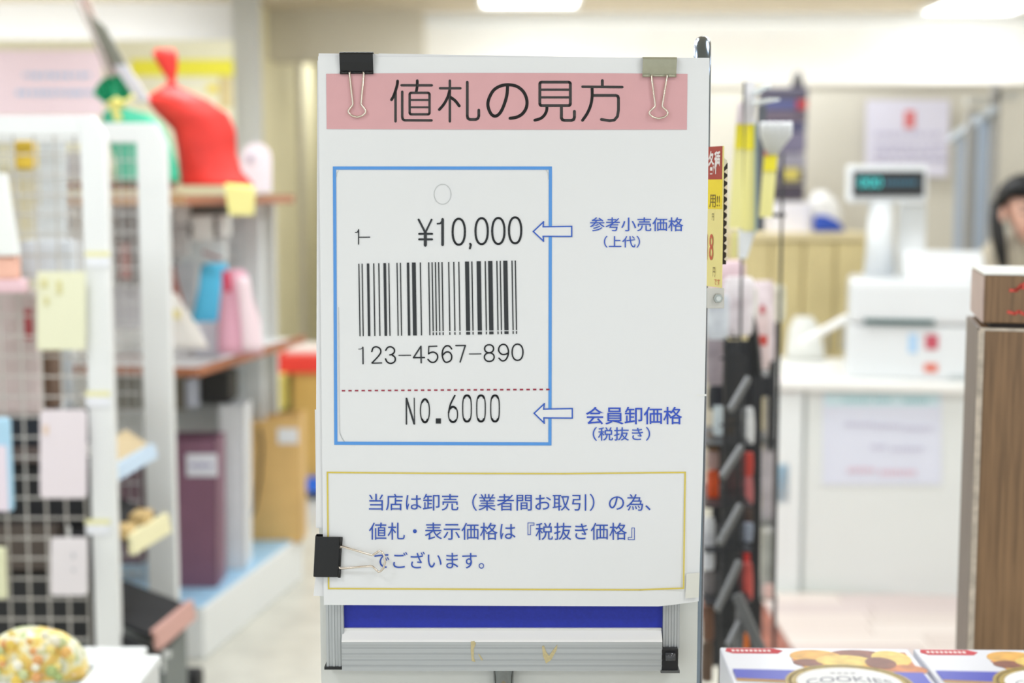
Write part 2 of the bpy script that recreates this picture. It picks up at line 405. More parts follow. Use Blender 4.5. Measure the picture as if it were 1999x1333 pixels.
# =================================================================== CLERK
def clerk():
    hx, hy, hz = P(2002, 408, 5.62).x, 5.62, P(2002, 408, 5.62).z     # centre of the head
    t = thing('person', 'person with long black hair in a beige top, looking down behind the counter', 'person', (hx+0.05, hy+0.25, 0))
    nodes = []; edges = []; rad = []
    def nd(p, r, parent=None):
        nodes.append(Vector(p)); rad.append(r)
        if parent is not None: edges.append((parent, len(nodes)-1))
        return len(nodes)-1
    X, Y = hx+0.085, hy+0.26
    pel = nd((X, Y+0.05, 0.82), (0.15, 0.11)); w_ = nd((X, Y+0.04, 0.95), (0.12, 0.09), pel); ch = nd((X, Y-0.03, 1.10), (0.125, 0.09), w_)
    ut = nd((X, Y-0.10, 1.18), (0.085, 0.065), ch); nk = nd((X-0.01, Y-0.16, 1.255), (0.052, 0.052), ut)
    jaw = nd((hx+0.0, hy-0.01, hz-0.075), (0.068, 0.075), nk)
    cr = nd((hx, hy+0.0, hz+0.01), (0.082, 0.095), jaw); nd((hx, hy+0.02, hz+0.06), (0.075, 0.085), cr)
    nd((hx-0.01, hy-0.085, hz-0.10), (0.03, 0.03), jaw)
    for s in (-1, 1):
        sh = nd((X+s*0.145, Y-0.09, 1.15), (0.042, 0.042), ut)
        el = nd((X+s*0.205, Y-0.13, 0.92), (0.036, 0.036), sh)
        wr = nd((X+s*0.13, Y-0.33, 0.83), (0.026, 0.026), el)
        pa = nd((X+s*0.11, Y-0.40, 0.815), (0.036, 0.018), wr)
        for k in range(4):
            dx = (k-1.5)*0.018
            a = nd((X+s*0.11+dx, Y-0.45, 0.81), (0.009, 0.009), pa); L_ = 0.03 + (0.006 if k in (1, 2) else 0)
            b = nd((X+s*0.11+dx*1.1, Y-0.45-L_, 0.80), (0.0085, 0.0085), a); nd((X+s*0.11+dx*1.1, Y-0.47-L_, 0.785), (0.0075, 0.0075), b)
        a = nd((X+s*0.11-s*0.04, Y-0.40, 0.81), (0.011, 0.011), pa); nd((X+s*0.11-s*0.055, Y-0.43, 0.80), (0.009, 0.009), a)
        hp = nd((X+s*0.09, Y+0.04, 0.76), (0.085, 0.09), pel); kn = nd((X+s*0.10, Y+0.0, 0.43), (0.058, 0.06), hp)
        an = nd((X+s*0.10, Y+0.05, 0.08), (0.036, 0.038), kn); nd((X+s*0.105, Y-0.08, 0.035), (0.036, 0.03), an)
    me = bpy.data.meshes.new('body'); o = bpy.data.objects.new('body', me); COL.objects.link(o)
    b = BASE[t.name]; me.from_pydata([tuple(p-b) for p in nodes], edges, []); o.parent = t
    md = o.modifiers.new('skin', 'SKIN'); sv = me.skin_vertices[0].data
    for i, r in enumerate(rad): sv[i].radius = r if isinstance(r, tuple) else (r, r)
    sv[0].use_root = True
    ms = o.modifiers.new('sub', 'SUBSURF'); ms.levels = 2; ms.render_levels = 2
    me.materials.append(mat('skin', rgb(224, 176, 156), 0.5))
    md.use_smooth_shade = True
    BASE[o.name] = b
    # sweater: shell around torso
    g = G(); rings = []
    for z, cy, rx, ry in ((0.72, Y+.05, .19, .15), (0.85, Y+.05, .175, .145), (0.98, Y+.03, .165, .135), (1.10, Y-.03, .175, .14), (1.18, Y-.08, .165, .12), (1.225, Y-.12, .10, .09), (1.26, Y-.15, .07, .07)):
        rings.append([Vector((X+rx*math.cos(2*math.pi*k/24), cy+ry*math.sin(2*math.pi*k/24), z)) for k in range(24)])
    g.loft(rings, cap=False)
    for s in (-1, 1):
        g.tube([(X+s*0.11, Y-0.09, 1.17), (X+s*0.165, Y-0.10, 1.11), (X+s*0.205, Y-0.13, 0.92), (X+s*0.16, Y-0.26, 0.86)], [0.062, 0.066, 0.055, 0.04], 12, cap=False)
    mk('sweater', g, mat('beige_knit', rgb(206, 196, 176), 0.9, noise=0.08, scale=60), t, smooth=True, solid=0.006)
    # trousers
    g = G()
    for s in (-1, 1): g.tube([(X+s*0.08, Y+.05, 0.84), (X+s*0.09, Y+.04, 0.74), (X+s*0.10, Y+.0, 0.43), (X+s*0.10, Y+.05, 0.10)], [0.11, 0.11, 0.08, 0.065], 14, cap=False)
    mk('trousers', g, pm(60, 62, 74), t, smooth=True, solid=0.005)
    # hair: cap plus long locks both sides
    M_hair = mat('black_hair', rgb(20, 20, 24), 0.5, noise=0.3, scale=40, stretch=(6, 6, 1))
    g = G(); n = 28; rings = []
    for i in range(9):
        th = math.radians(4 + 12.5*i); ring = []
        for k in range(n):
            a_ = 2*math.pi*k/n; d = Vector((math.sin(th)*math.cos(a_), math.sin(th)*math.sin(a_), math.cos(th)))
            front = max(0, -d.y)*(1 if i > 6 else 0)
            r = Vector((0.102, 0.118, 0.105))
            lift = 0.10*front
            ring.append(Vector((hx+d.x*r.x, hy+0.02+d.y*r.y, hz+0.03+d.z*r.z+lift)))
        rings.append(ring)
    g.loft(rings, cap=True)
    hair = mk('hair', g, M_hair, t, smooth=True, solid=0.01)
    for s in (-1, 1):
        g = G()
        for k in range(6):
            yy = hy+0.035+k*0.016; xx = hx+s*(0.082+0.006*math.sin(k*0.6))
            g.tube([(xx, yy+.015, hz+0.03), (xx+s*0.006, yy, hz-0.04), (xx+s*0.004, yy-0.03, hz-0.12), (xx-s*0.008, yy-0.06, hz-0.23)], [0.012, 0.015, 0.017, 0.006], 8)
        mk('lock', g, M_hair, hair, smooth=True)
    # face
    for s in (-1, 1):
        mk('eye', G().sphere((hx-0.01+s*0.031, hy-0.088, hz-0.012), 0.014, 0.006, 0.005, 10, 6), pm(30, 26, 26), t, smooth=True)
        mk('eyebrow', G().tube([(hx-0.01+s*0.016, hy-0.095, hz+0.012), (hx-0.01+s*0.045, hy-0.088, hz+0.014)], 0.0035, 6), M_hair, t, smooth=True)
        mk('ear', G().sphere((hx+s*0.085, hy+0.01, hz-0.02), 0.012, 0.02, 0.03, 10, 8), MATS['skin'], t, smooth=True)
    mk('nose', G().sphere((hx-0.012, hy-0.098, hz-0.045), 0.014, 0.02, 0.022, 12, 8), MATS['skin'], t, smooth=True)
    mk('mouth', G().sphere((hx-0.012, hy-0.09, hz-0.083), 0.024, 0.012, 0.007, 12, 6), pm(190, 96, 92), t, smooth=True)
clerk()

# =================================================================== WOODEN PEDESTAL at the right edge
M_wood = mat('worn_brown_wood', rgb(134, 104, 74), 0.45, noise=0.30, scale=9, stretch=(14, 14, 0.7))
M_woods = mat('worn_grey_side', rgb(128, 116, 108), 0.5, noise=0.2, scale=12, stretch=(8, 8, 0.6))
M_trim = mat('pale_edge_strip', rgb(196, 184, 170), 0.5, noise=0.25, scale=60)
def pedestal():
    Y = 1.95
    x0 = P(1922, 580, Y).x; x1 = x0 + 0.30; yb = Y + 0.21; ztop = P(1950, 537, Y).z; z1 = P(1950, 630, Y).z; z2 = P(1950, 637, Y).z
    t = thing('wooden_pedestal', 'tall worn brown wooden stand at the right edge with red marks', 'stand', (x0, Y, 0))
    t.rotation_euler.z = math.radians(-13.5)
    mk('cap_block', G().box(x0, x1, Y, yb, z1, ztop), M_wood, t, bevel=0.002)
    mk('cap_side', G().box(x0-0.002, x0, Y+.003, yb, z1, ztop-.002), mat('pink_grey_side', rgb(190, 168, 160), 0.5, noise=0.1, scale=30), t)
    mk('cap_top_reflection', G().box(x0-.002, x1, Y-.001, yb, ztop, ztop+0.003), pm(232, 232, 228, rough=0.3), t)  # light reflected off the top face, put in as a whitish colour
    mk('column', G().box(x0-0.004, x1, Y, yb, 0.0, z2-.003), M_wood, t, bevel=0.002)
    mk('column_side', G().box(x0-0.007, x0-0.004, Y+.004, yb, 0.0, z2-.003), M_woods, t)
    mk('neck', G().box(x0+.01, x1-.01, Y+.01, yb-.01, z2-.003, z1), pm(46, 36, 30), t)
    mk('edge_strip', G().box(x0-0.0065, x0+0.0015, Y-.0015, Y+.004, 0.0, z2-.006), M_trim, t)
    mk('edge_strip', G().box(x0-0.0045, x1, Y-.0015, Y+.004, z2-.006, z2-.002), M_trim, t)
    # red hand-painted strokes
    g = G()
    def strk(pts, w):
        for i in range(len(pts)-1):
            a, b = P(pts[i][0], pts[i][1], Y-.0012), P(pts[i+1][0], pts[i+1][1], Y-.0012); d = (b-a).normalized(); nrm = Vector((-d.z, 0, d.x))*w/2
            g.quad(a-nrm-d*w*.3, b-nrm+d*w*.3, b+nrm+d*w*.3, a+nrm-d*w*.3)
    strk([(1970, 566), (1981, 566), (1990, 556), (2004, 550), (2010, 548)], 0.0045)
    strk([(1978, 566), (1990, 560), (2004, 562)], 0.004)
    strk([(1966, 608), (1978, 611), (1986, 607), (1996, 612), (2008, 610)], 0.0045)
    mk('red_mark', g, pm(216, 84, 70), t, stuff=True)
pedestal()

# =================================================================== COOKIE BOXES
def cookie_proto():
    Wd, D, Hh = 0.178, 0.178, 0.055
    t = bpy.data.objects.new('cookie_box', None); COL.objects.link(t); BASE[t.name] = Vector((0, 0, 0))
    tag(t, 'flat white and blue cookie box with gold oval, nearest to the poster', 'box', 'cookie boxes at the lower right')
    mk('carton', G().box(0, Wd, -D, 0, 0, Hh), pm(232, 234, 244, rough=0.3), t, bevel=0.0015)
    z = Hh
    def flat(pts, dz, nm, m, lab=None): return mk(nm, G().prism([(x, y, z+dz) for x, y in pts], (0, 0, 0.00015)), m, t, label=lab)
    # measured on the lid: u across, w towards the camera (metres)
    flat([(0.006, -0.003), (0.05, -0.003), (0.058, -0.010), (0.052, -0.018), (0.010, -0.018), (0.004, -0.012)], 0.0001, 'red_ribbon', pm(206, 60, 72))
    g = G()
    for k in range(9):
        xx = 0.010+k*0.0042; g.prism([(xx, -0.013, z+.0003), (xx+.0028, -0.013, z+.0003), (xx+.0028, -0.008, z+.0003), (xx, -0.008, z+.0003)], (0, 0, .0001))
    mk('ribbon_print', g, pm(246, 236, 236), t)
    # biscuit picture
    M_bis = mat('biscuit_picture', rgb(228, 172, 74), 0.4, noise=0.25, scale=60)
    M_bis2 = mat('biscuit_picture_pale', rgb(240, 204, 104), 0.4, noise=0.2, scale=70)
    M_choc = mat('chocolate_picture', rgb(134, 74, 52), 0.4, noise=0.3, scale=60)
    M_bis3 = mat('biscuit_picture_brown', rgb(206, 126, 70), 0.4, noise=0.25, scale=80)
    def ell(cx, cy, rx, ry, dz, nm, m, n=28, hole=None):
        g = G()
        if hole:
            vs = []; fs = []
            for k in range(n):
                a = 2*math.pi*k/n; vs += [(cx+rx*math.cos(a), cy+ry*math.sin(a), z+dz), (cx+rx*hole*math.cos(a), cy+ry*hole*math.sin(a), z+dz)]
            fs = [(2*k, 2*((k+1) % n), 2*((k+1) % n)+1, 2*k+1) for k in range(n)]; g.add(vs, fs)
        else:
            g.prism([(cx+rx*math.cos(2*math.pi*k/n), cy+ry*math.sin(2*math.pi*k/n), z+dz) for k in range(n)], (0, 0, .0001))
        return mk(nm, g, m, t)
    flat([(0.172, -0.012), (0.172, -0.070), (0.075, -0.070), (0.062, -0.035), (0.09, -0.014)], 0.0001, 'picture_ground', M_bis3)
    ell(0.125, -0.026, 0.030, 0.020, 0.0002, 'chocolate', M_choc)
    ell(0.155, -0.030, 0.018, 0.022, 0.0003, 'biscuit', M_bis2); ell(0.086, -0.026, 0.024, 0.019, 0.0003, 'biscuit', M_bis)
    ell(0.110, -0.038, 0.026, 0.016, 0.0005, 'biscuit', M_bis2); ell(0.142, -0.044, 0.014, 0.016, 0.0006, 'chocolate', M_choc)
    ell(0.076, -0.044, 0.014, 0.010, 0.0004, 'chocolate', M_choc); ell(0.160, -0.062, 0.020, 0.014, 0.0004, 'biscuit', M_bis3)
    ell(0.100, -0.055, 0.03, 0.014, 0.0003, 'biscuit', M_bis)
    # blue band, oval, lettering
    M_blue = pm(48, 60, 190, rough=0.35)
    flat([(0.004, -0.064), (0.174, -0.070), (0.174, -0.105), (0.004, -0.088)], 0.0007, 'blue_band', M_blue)
    flat([(0.004, -0.089), (0.174, -0.106), (0.174, -0.110), (0.004, -0.094)], 0.0007, 'gold_line', pm(214, 170, 96))
    cy = -0.100
    ell(0.102, cy, 0.056, 0.050, 0.0009, 'gold_ring', mat('gold_print', rgb(176, 150, 62), 0.35, noise=0.2, scale=200), 40)
    ell(0.102, cy, 0.053, 0.047, 0.0011, 'gold_ring_line', pm(110, 90, 40), 40, hole=0.96)
    ell(0.102, cy, 0.046, 0.040, 0.0012, 'white_oval', pm(246, 247, 250), 40)
    vs, fs = TXT['cookies']; g = G()
    vv = []
    for x, y in vs:
        a = (x-0.5); yy = -0.083 - 0.011*(2*a)**2 + (y-1)*0.014
        vv.append((0.102+a*0.076, yy, z+.0014))
    g.add(vv, fs); mk('lettering', g, pm(120, 122, 140), t)
    g = G()
    for k in range(4):
        g.prism([(0.090+k*.006, -0.076, z+.0014), (0.094+k*.006, -0.076, z+.0014), (0.094+k*.006, -0.074, z+.0014), (0.090+k*.006, -0.074, z+.0014)], (0, 0, .0001))
    mk('small_lettering', g, pm(150, 150, 160), t)
    flat([(0.066, -0.128), (0.138, -0.128), (0.130, -0.145), (0.074, -0.145)], 0.0014, 'red_banner', pm(200, 70, 80))
    return t
ck = cookie_proto()
YC = 1.315
pc = P(1405, 1263, YC)
ck.rotation_euler = (0, 0, math.radians(-1.5)); ck.location = (pc.x, pc.y, pc.z-0.055)
def copy_tree(o, parent=None):
    c = o.copy(); COL.objects.link(c)
    if parent: c.parent = parent
    for ch in list(o.children): copy_tree(ch, c)
    return c
c2 = copy_tree(ck); c2.location = ck.location + Matrix.Rotation(math.radians(-1.5), 3, 'Z') @ Vector((0.1825, 0.0, 0.0))
c2['label'] = 'cookie box cut by the right edge, in front of the wooden stand'
tt = ck.location
t = thing('display_table', 'small wooden table carrying the cookie boxes', 'table', (tt.x+.18, tt.y-.1, 0))
mk('tabletop', G().box(tt.x+.006, tt.x+.35, tt.y-.172, tt.y-.016, tt.z-.02, tt.z-.0005), M_wood, t)
for a in (.02, .34):
    for b in (-.16, -.03): mk('leg', G().box(tt.x+a-.01, tt.x+a+.01, tt.y+b-.01, tt.y+b+.01, 0, tt.z-.02), M_wood, t)

# =================================================================== POSTER
YS = 1.53
def wav(x, z):
    return 0.0007*math.sin(9*x+5*z) + 0.0006*math.sin(14*z-3*x+1)
def SP(px, py, lift=0.0):
    p = P(px, py, YS); p.y = YS + wav(p.x, p.z) - lift; return p
M_paper = mat('poster_paper', rgb(233, 235, 237, 1.02), 0.5, noise=0.01, scale=3)
M_paper2 = mat('poster_paper_back', rgb(236, 237, 239, 1.0), 0.5)
poster = thing('poster', 'white paper poster explaining price tags, clipped to the aluminium stand', 'poster', tuple(P(1003, 1182, YS)))
def sheet(nm, tl, tr, br, bl, lift, m, nx=28, ny=36, curl=None, y_off=0.0):
    g = G(); vs = []
    for j in range(ny+1):
        for i in range(nx+1):
            s, t_ = i/nx, j/ny
            px = (tl[0]*(1-s)+tr[0]*s)*(1-t_) + (bl[0]*(1-s)+br[0]*s)*t_
            py = (tl[1]*(1-s)+tr[1]*s)*(1-t_) + (bl[1]*(1-s)+br[1]*s)*t_
            if curl: px, py, dy = curl(px, py, s, t_)
            else: dy = 0
            p = SP(px, py, lift); p.y += y_off + dy; vs.append(p)
    fs = [(j*(nx+1)+i, (j+1)*(nx+1)+i, (j+1)*(nx+1)+i+1, j*(nx+1)+i+1) for j in range(ny) for i in range(nx)]
    g.add(vs, fs); return mk(nm, g, m, poster, smooth=True)
def curl1(px, py, s, t_):
    k = max(0, (s-0.9)/0.1)*max(0, (t_-0.75)/0.25)
    return px + 3*s*math.sin(math.pi*min(1, t_)), py - 8*k, 0.004*k
sheet('paper_sheet', (621, 110), (1385, 113), (1365, 1184), (632, 1181), 0, M_paper, ny=48, curl=curl1)
sheet('join_tape', (1360, 769), (1379, 769), (1379, 773), (1360, 773), 0.0006, pm(236, 238, 236, rough=0.3), 2, 1)
sheet('backing_sheet', (622, 104), (868, 107), (868, 900), (628, 900), 0, M_paper2, 6, 20, y_off=0.0012)
sheet('backing_sheet', (739, 104), (1200, 112), (1200, 400), (739, 400), 0, M_paper2, 6, 10, y_off=0.0018)
sheet('backing_sheet', (619, 118), (760, 118), (760, 1030), (616, 1030), 0, M_paper2, 4, 24, y_off=0.0024)
sheet('backing_sheet', (614, 800), (700, 800), (700, 1036), (617, 1032), 0, M_paper2, 4, 8, y_off=0.0032)
sheet('backing_sheet', (617, 1110), (690, 1110), (690, 1166), (611, 1165), 0, M_paper2, 4, 4, y_off=0.0030)
sheet('tape_strip', (1340, 1120), (1366, 1118), (1364, 1166), (1338, 1168), 0.0006, pm(228, 228, 220, rough=0.3), 3, 4)
def grid_poly(x0, x1, y0, y1, lift, nx, ny):
    g = G(); vs = [SP(x0(j/ny)+(x1(j/ny)-x0(j/ny))*i/nx, y0(i/nx)+(y1(i/nx)-y0(i/nx))*j/ny, lift) for j in range(ny+1) for i in range(nx+1)]
    return g.add(vs, [(j*(nx+1)+i, (j+1)*(nx+1)+i, (j+1)*(nx+1)+i+1, j*(nx+1)+i+1) for j in range(ny) for i in range(nx)])
mk('title_banner', grid_poly(lambda t: 637+1*t, lambda t: 1342-1*t, lambda s: 144-1.5*math.sin(math.pi*s), lambda s: 252+0.5*math.sin(math.pi*s)+1*s, 0.0005, 24, 6), mat('pink_print', rgb(222, 170, 174), 0.5, noise=0.02, scale=40), poster)
def line_strip(pts, w, lift, g=None, n=16):
    """printed line following photo points, subdivided"""
    g = g or G()
    for a, b in zip(pts[:-1], pts[1:]):
        dx, dy = b[0]-a[0], b[1]-a[1]; L_ = math.hypot(dx, dy); ux, uy = dx/L_, dy/L_; nx_, ny_ = -uy*w/2, ux*w/2
        a2 = (a[0]-ux*w/2, a[1]-uy*w/2); b2 = (b[0]+ux*w/2, b[1]+uy*w/2); vs = []
        m = max(1, int(L_/30))
        for i in range(m+1):
            f = i/m; x, y = a2[0]+(b2[0]-a2[0])*f, a2[1]+(b2[1]-a2[1])*f
            vs += [SP(x+nx_, y+ny_, lift), SP(x-nx_, y-ny_, lift)]
        g.add(vs, [(2*i, 2*i+1, 2*i+3, 2*i+2) for i in range(m)])
    return g
def disc(g, x, y, r, lift, n=12):
    return g.add([SP(x+r*math.cos(2*math.pi*k/n), y-r*math.sin(2*math.pi*k/n), lift) for k in range(n)], [tuple(range(n))])
def smooth_pts(pts, m=6):
    out = []; n = len(pts)
    for i in range(n-1):
        p0, p1, p2, p3 = pts[max(i-1, 0)], pts[i], pts[i+1], pts[min(i+2, n-1)]
        for k in range(m):
            t_ = k/m; r = []
            for c in (0, 1):
                r.append(0.5*((2*p1[c]) + (-p0[c]+p2[c])*t_ + (2*p0[c]-5*p1[c]+4*p2[c]-p3[c])*t_*t_ + (-p0[c]+3*p1[c]-3*p2[c]+p3[c])*t_**3))
            out.append(tuple(r))
    out.append(pts[-1]); return out
def pen(g, pts, w, lift=0.0008, sm=False, closed=False):
    if sm: pts = smooth_pts(pts)
    w = w*1.1
    if closed: pts = pts + [pts[0]]
    ws = w if isinstance(w, (list, tuple)) else None
    for i in range(len(pts)-1):
        a, b = pts[i], pts[i+1]; dx, dy = b[0]-a[0], b[1]-a[1]; L_ = math.hypot(dx, dy)
        if L_ < 1e-6: continue
        ww = w; nx_, ny_ = -dy/L_*ww/2, dx/L_*ww/2; m = max(1, int(L_/25)); vs = []
        for k in range(m+1):
            f = k/m; x, y = a[0]+dx*f, a[1]+dy*f; vs += [SP(x+nx_, y+ny_, lift), SP(x-nx_, y-ny_, lift)]
        g.add(vs, [(2*k, 2*k+1, 2*k+3, 2*k+2) for k in range(m)])
    for p in pts: disc(g, p[0], p[1], w/2, lift, 10)
    return g
def rbox(x0, y0, x1, y1, r, n=4):
    out = []
    for cx, cy, a0 in ((x1-r, y0+r, -90), (x1-r, y1-r, 0), (x0+r, y1-r, 90), (x0+r, y0+r, 180)):
        for k in range(n+1):
            a = math.radians(a0+90*k/n); out.append((cx+r*math.cos(a), cy+r*math.sin(a)))
    return out
def sup(cx, cy, rx, ry, n=26, e=2.3):
    out = []
    for k in range(n):
        a = 2*math.pi*k/n; c, s = math.cos(a), math.sin(a)
        out.append((cx+rx*math.copysign(abs(c)**(2/e), c), cy+ry*math.copysign(abs(s)**(2/e), s)))
    return out
def tf(ox, oy, k): return lambda *pts: [(ox+x/k, oy+y/k) for x, y in pts]
M_black = mat('black_print', rgb(50, 47, 46, 1.0), 0.5)
M_tag = mat('dark_grey_print', rgb(40, 44, 48, 1.0), 0.5)
# title, drawn stroke by stroke
g = G(); a = tf(750, 140, 7.996); b = tf(930, 140, 6.663); w = 4.9
pen(g, a((210,145),(205,200),(180,290),(150,375),(115,440)), w, sm=True); pen(g, a((178,320),(178,775)), 4.4); pen(g, a((270,213),(745,213)), 4.3)
pen(g, a((517,140),(515,230),(500,320)), w, sm=True); pen(g, a((282,312),(282,705),(290,740),(318,758),(740,760)), 4.4)
pen(g, rbox(*a((398,330))[0], *a((708,665))[0], 3), 4.2, closed=True); pen(g, a((398,442),(708,442)), 3.6); pen(g, a((398,555),(708,555)), 3.4)
pen(g, a((872,258),(1190,258)), 4.4); pen(g, a((1025,140),(1025,775)), 4.4); pen(g, a((1022,290),(990,400),(930,510),(860,592)), w, sm=True)
pen(g, a((1038,400),(1110,455),(1172,535)), 5.2, sm=True)
pen(g, a((1297,162),(1297,690),(1306,728),(1335,745),(1430,745),(1462,730),(1477,690),(1477,598)), 4.9)
pen(g, b((405,192),(395,310),(352,450),(300,545),(240,578),(185,540),(150,440),(165,345),(225,240),(320,183),(425,170),(530,193),(615,265),(656,370),(648,470),(595,550),(520,592),(438,605)), 5.6, sm=True)
pen(g, rbox(*b((825,135))[0], *b((1222,440))[0], 3.5), 5.0, closed=True); pen(g, b((825,233),(1222,233)), 4.0); pen(g, b((825,333),(1222,333)), 4.0)
pen(g, b((918,450),(912,510),(880,570),(830,610),(760,630)), 5.2, sm=True)
pen(g, b((1106,450),(1106,600),(1118,624),(1145,632),(1238,632),(1266,620),(1275,590),(1275,515)), 5.2)
pen(g, b((1638,115),(1638,190)), 5.2); pen(g, b((1380,195),(1898,200)), 4.6); pen(g, b((1505,210),(1505,330),(1485,440),(1440,545),(1380,632)), 5.2, sm=True)
pen(g, b((1520,308),(1815,308),(1840,318),(1848,345),(1848,500),(1835,580),(1795,628),(1735,637),(1625,620)), 5.0)
mk('title_lettering', g, M_black, poster)
# blue frame around the drawn price tag
M_bf = mat('sky_blue_print', rgb(88, 156, 232), 0.5)
g = line_strip([(653, 328), (1074.5, 328), (1073.5, 866), (656, 864.5), (653, 328)], 6.2, 0.0006)
mk('blue_frame', g, M_bf, poster)
# pale tag outline and hole
g = G(); pen(g, [(852+12*0, 379)], 1); g = G()
pen(g, sup(864, 379, 16.5, 19.5, 30, 2), 1.3, 0.0005, closed=True)
pen(g, [(657, 345), (657.5, 338), (661, 333)], 1.2, 0.0005); pen(g, [(1066, 332), (1070, 338), (1071, 350)], 1.4, 0.0005)
pen(g, [(661, 600), (662, 720), (663, 830), (666, 850), (673, 862)], 1.5, 0.0005, sm=True)
mk('tag_outline', g, mat('faint_grey_print', rgb(208, 211, 212), 0.5), poster)
# price, barcode and numbers
c = tf(680, 400, 5.553); g = G()
pen(g, c((762,158),(835,300)), 3.6); pen(g, c((903,158),(835,300)), 3.2); pen(g, c((835,300),(835,436)), 5.4); pen(g, c((768,313),(908,313)), 3.6); pen(g, c((768,373),(908,373)), 3.6)
pen(g, c((1022,155),(1022,432)), 4.6); pen(g, c((965,203),(998,200),(1024,160)), 2.6)
for cx, cy in ((1197, 290), (1445, 284), (1626, 282), (1808, 275)): pen(g, [tuple(q) for q in sup(680+cx/5.553, 400+cy/5.553, 12.0, 25.4, 26, 2.2)], 3.7, closed=True)
pen(g, c((1320,420),(1328,432),(1318,470)), 3.6)
mk('price_lettering', g, M_tag, poster)
g = G(); pen(g, c((112,268),(112,424)), 2.0); pen(g, c((76,298),(96,297),(112,270)), 1.6); pen(g, c((112,350),(234,349)), 1.7); mk('small_mark', g, M_tag, poster)
bars = [(690+x/11.106, ww/11.106) for x, ww in ((118,22),(188,22),(317,50),(440,24),(550,24),(678,55),(767,22),(945,22),(1018,22),(1183,50),(1308,80),(1450,24),(1632,24),(1705,24),(1776,24),(1847,24))]
bars += [(850+x/11.106, ww/11.106) for x, ww in ((143,24),(288,24),(398,24),(507,22),(685,85),(790,24),(938,88),(1080,24),(1188,90),(1332,24),(1406,24),(1515,88),(1660,24),(1732,24))]
g = G()
for x, ww in bars:
    f = (x-700)/306.0; yt = 514.5-6*f; yb = 656-4.5*f; ww = ww*1.02
    wide = ww > 3 and x > 900
    segs = [(yt, yb)] if not (x > 840) else [(yt, yb-7.5), (yb-5.5, yb)]
    for (s0, s1) in segs:
        vs = []; m = 4 if s1-s0 > 20 else 1
        for i in range(m+1):
            q = s0+(s1-s0)*i/m; dx = 2.4*(q-yt)/(yb-yt)
            vs += [SP(x+dx-ww/2, q, .0008), SP(x+dx+ww/2, q, .0008)]
        g.add(vs, [(2*i, 2*i+2, 2*i+3, 2*i+1) for i in range(m)])
mk('barcode', g, M_tag, poster)
d = tf(690, 580, 5.879); g = G(); w = 2.5
pen(g, d((110,572),(112,762)), w*0.9); pen(g, d((60,594),(88,592),(110,574)), 1.2)
pen(g, d((212,622),(228,580),(265,568),(305,588),(315,628),(290,672),(215,752)), w, sm=True); pen(g, d((215,755),(325,752)), w*0.8)
pen(g, d((372,608),(395,575),(432,568),(468,592),(468,632),(440,655),(418,660)), w, sm=True); pen(g, d((440,658),(478,690),(475,735),(430,758),(388,740),(370,706)), w, sm=True)
pen(g, d((522,665),(658,664)), 1.6); pen(g, d((778,750),(775,562),(690,692),(815,690)), w)
pen(g, d((958,560),(866,563),(862,648)), w*0.8); pen(g, d((862,648),(890,632),(925,630),(960,655),(965,700),(935,740),(890,742),(856,712)), w, sm=True)
pen(g, d((1128,592),(1100,560),(1060,560),(1028,600),(1020,670),(1045,735),(1085,742),(1122,715),(1126,665),(1100,630),(1060,630),(1024,665)), w, sm=True)
pen(g, d((1176,553),(1284,552),(1225,742)), w); pen(g, d((1330,650),(1464,649)), 1.6)
pen(g, sup(690+1557/5.879, 580+590/5.879, 8.8, 7.8, 20, 2.1), w, closed=True); pen(g, sup(690+1559/5.879, 580+686/5.879, 9.6, 8.4, 20, 2.1), w, closed=True)
pen(g, d((1774,640),(1740,655),(1700,652),(1668,615),(1676,565),(1715,540),(1755,555),(1778,610),(1772,670),(1745,718),(1705,728),(1670,698)), w, sm=True)
pen(g, sup(690+1883/5.879, 580+630/5.879, 10.6, 15.8, 24, 2.2), w, closed=True)
mk('number_lettering', g, M_tag, poster)
e = tf(780, 750, 9.086); g = G()
pen(g, e((122,245),(124,700)), 2.4); pen(g, e((126,250),(262,695)), 3.2); pen(g, e((262,240),(268,700)), 1.7)
def fat0(cx, cy, rx, ry, ex):
    o = [(780+x/9.086, 750+y/9.086) for x, y in sup(cx, cy, rx, ry, 30, ex)]; pen(g, o, 2.0, closed=True)
    i_ = [(780+x/9.086, 750+y/9.086) for x, y in sup(cx, cy, rx*0.9, ry*0.965, 30, ex)]
    for k in range(30):
        if abs(i_[k][1]-(750+cy/9.086)) > ry*0.72/9.086: pen(g, [i_[k], i_[(k+1) % 30]] if abs(i_[(k+1) % 30][1]-(750+cy/9.086)) > ry*0.72/9.086 else [i_[k]], 3.6)
fat0(452, 465, 80, 212, 2.1); fat0(950, 530, 80, 140, 2.2)
for cx in (1197, 1445, 1693): fat0(cx, 424, 76, 238, 2.9)
pen(g, e((982,195),(905,350),(872,500)), 2.8, sm=True)
line_strip([(780+668/9.086, 750+645/9.086), (780+712/9.086, 750+645/9.086)], 5, .0008, g); line_strip([(780+668/9.086, 750+622/9.086), (780+712/9.086, 750+622/9.086)], 5, .0008, g); line_strip([(780+668/9.086, 750+668/9.086), (780+712/9.086, 750+668/9.086)], 5, .0008, g)
mk('member_price_lettering', g, M_tag, poster)
g = G(); x = 668.0
while x < 1071: line_strip([(x+1, 762-2.3*(x-668)/400), (x+4.6, 762-2.3*(x-668)/400)], 3.0, .0008, g); x += 12.86
mk('dotted_line', g, mat('crimson_print', rgb(160, 50, 72), 0.5), poster)
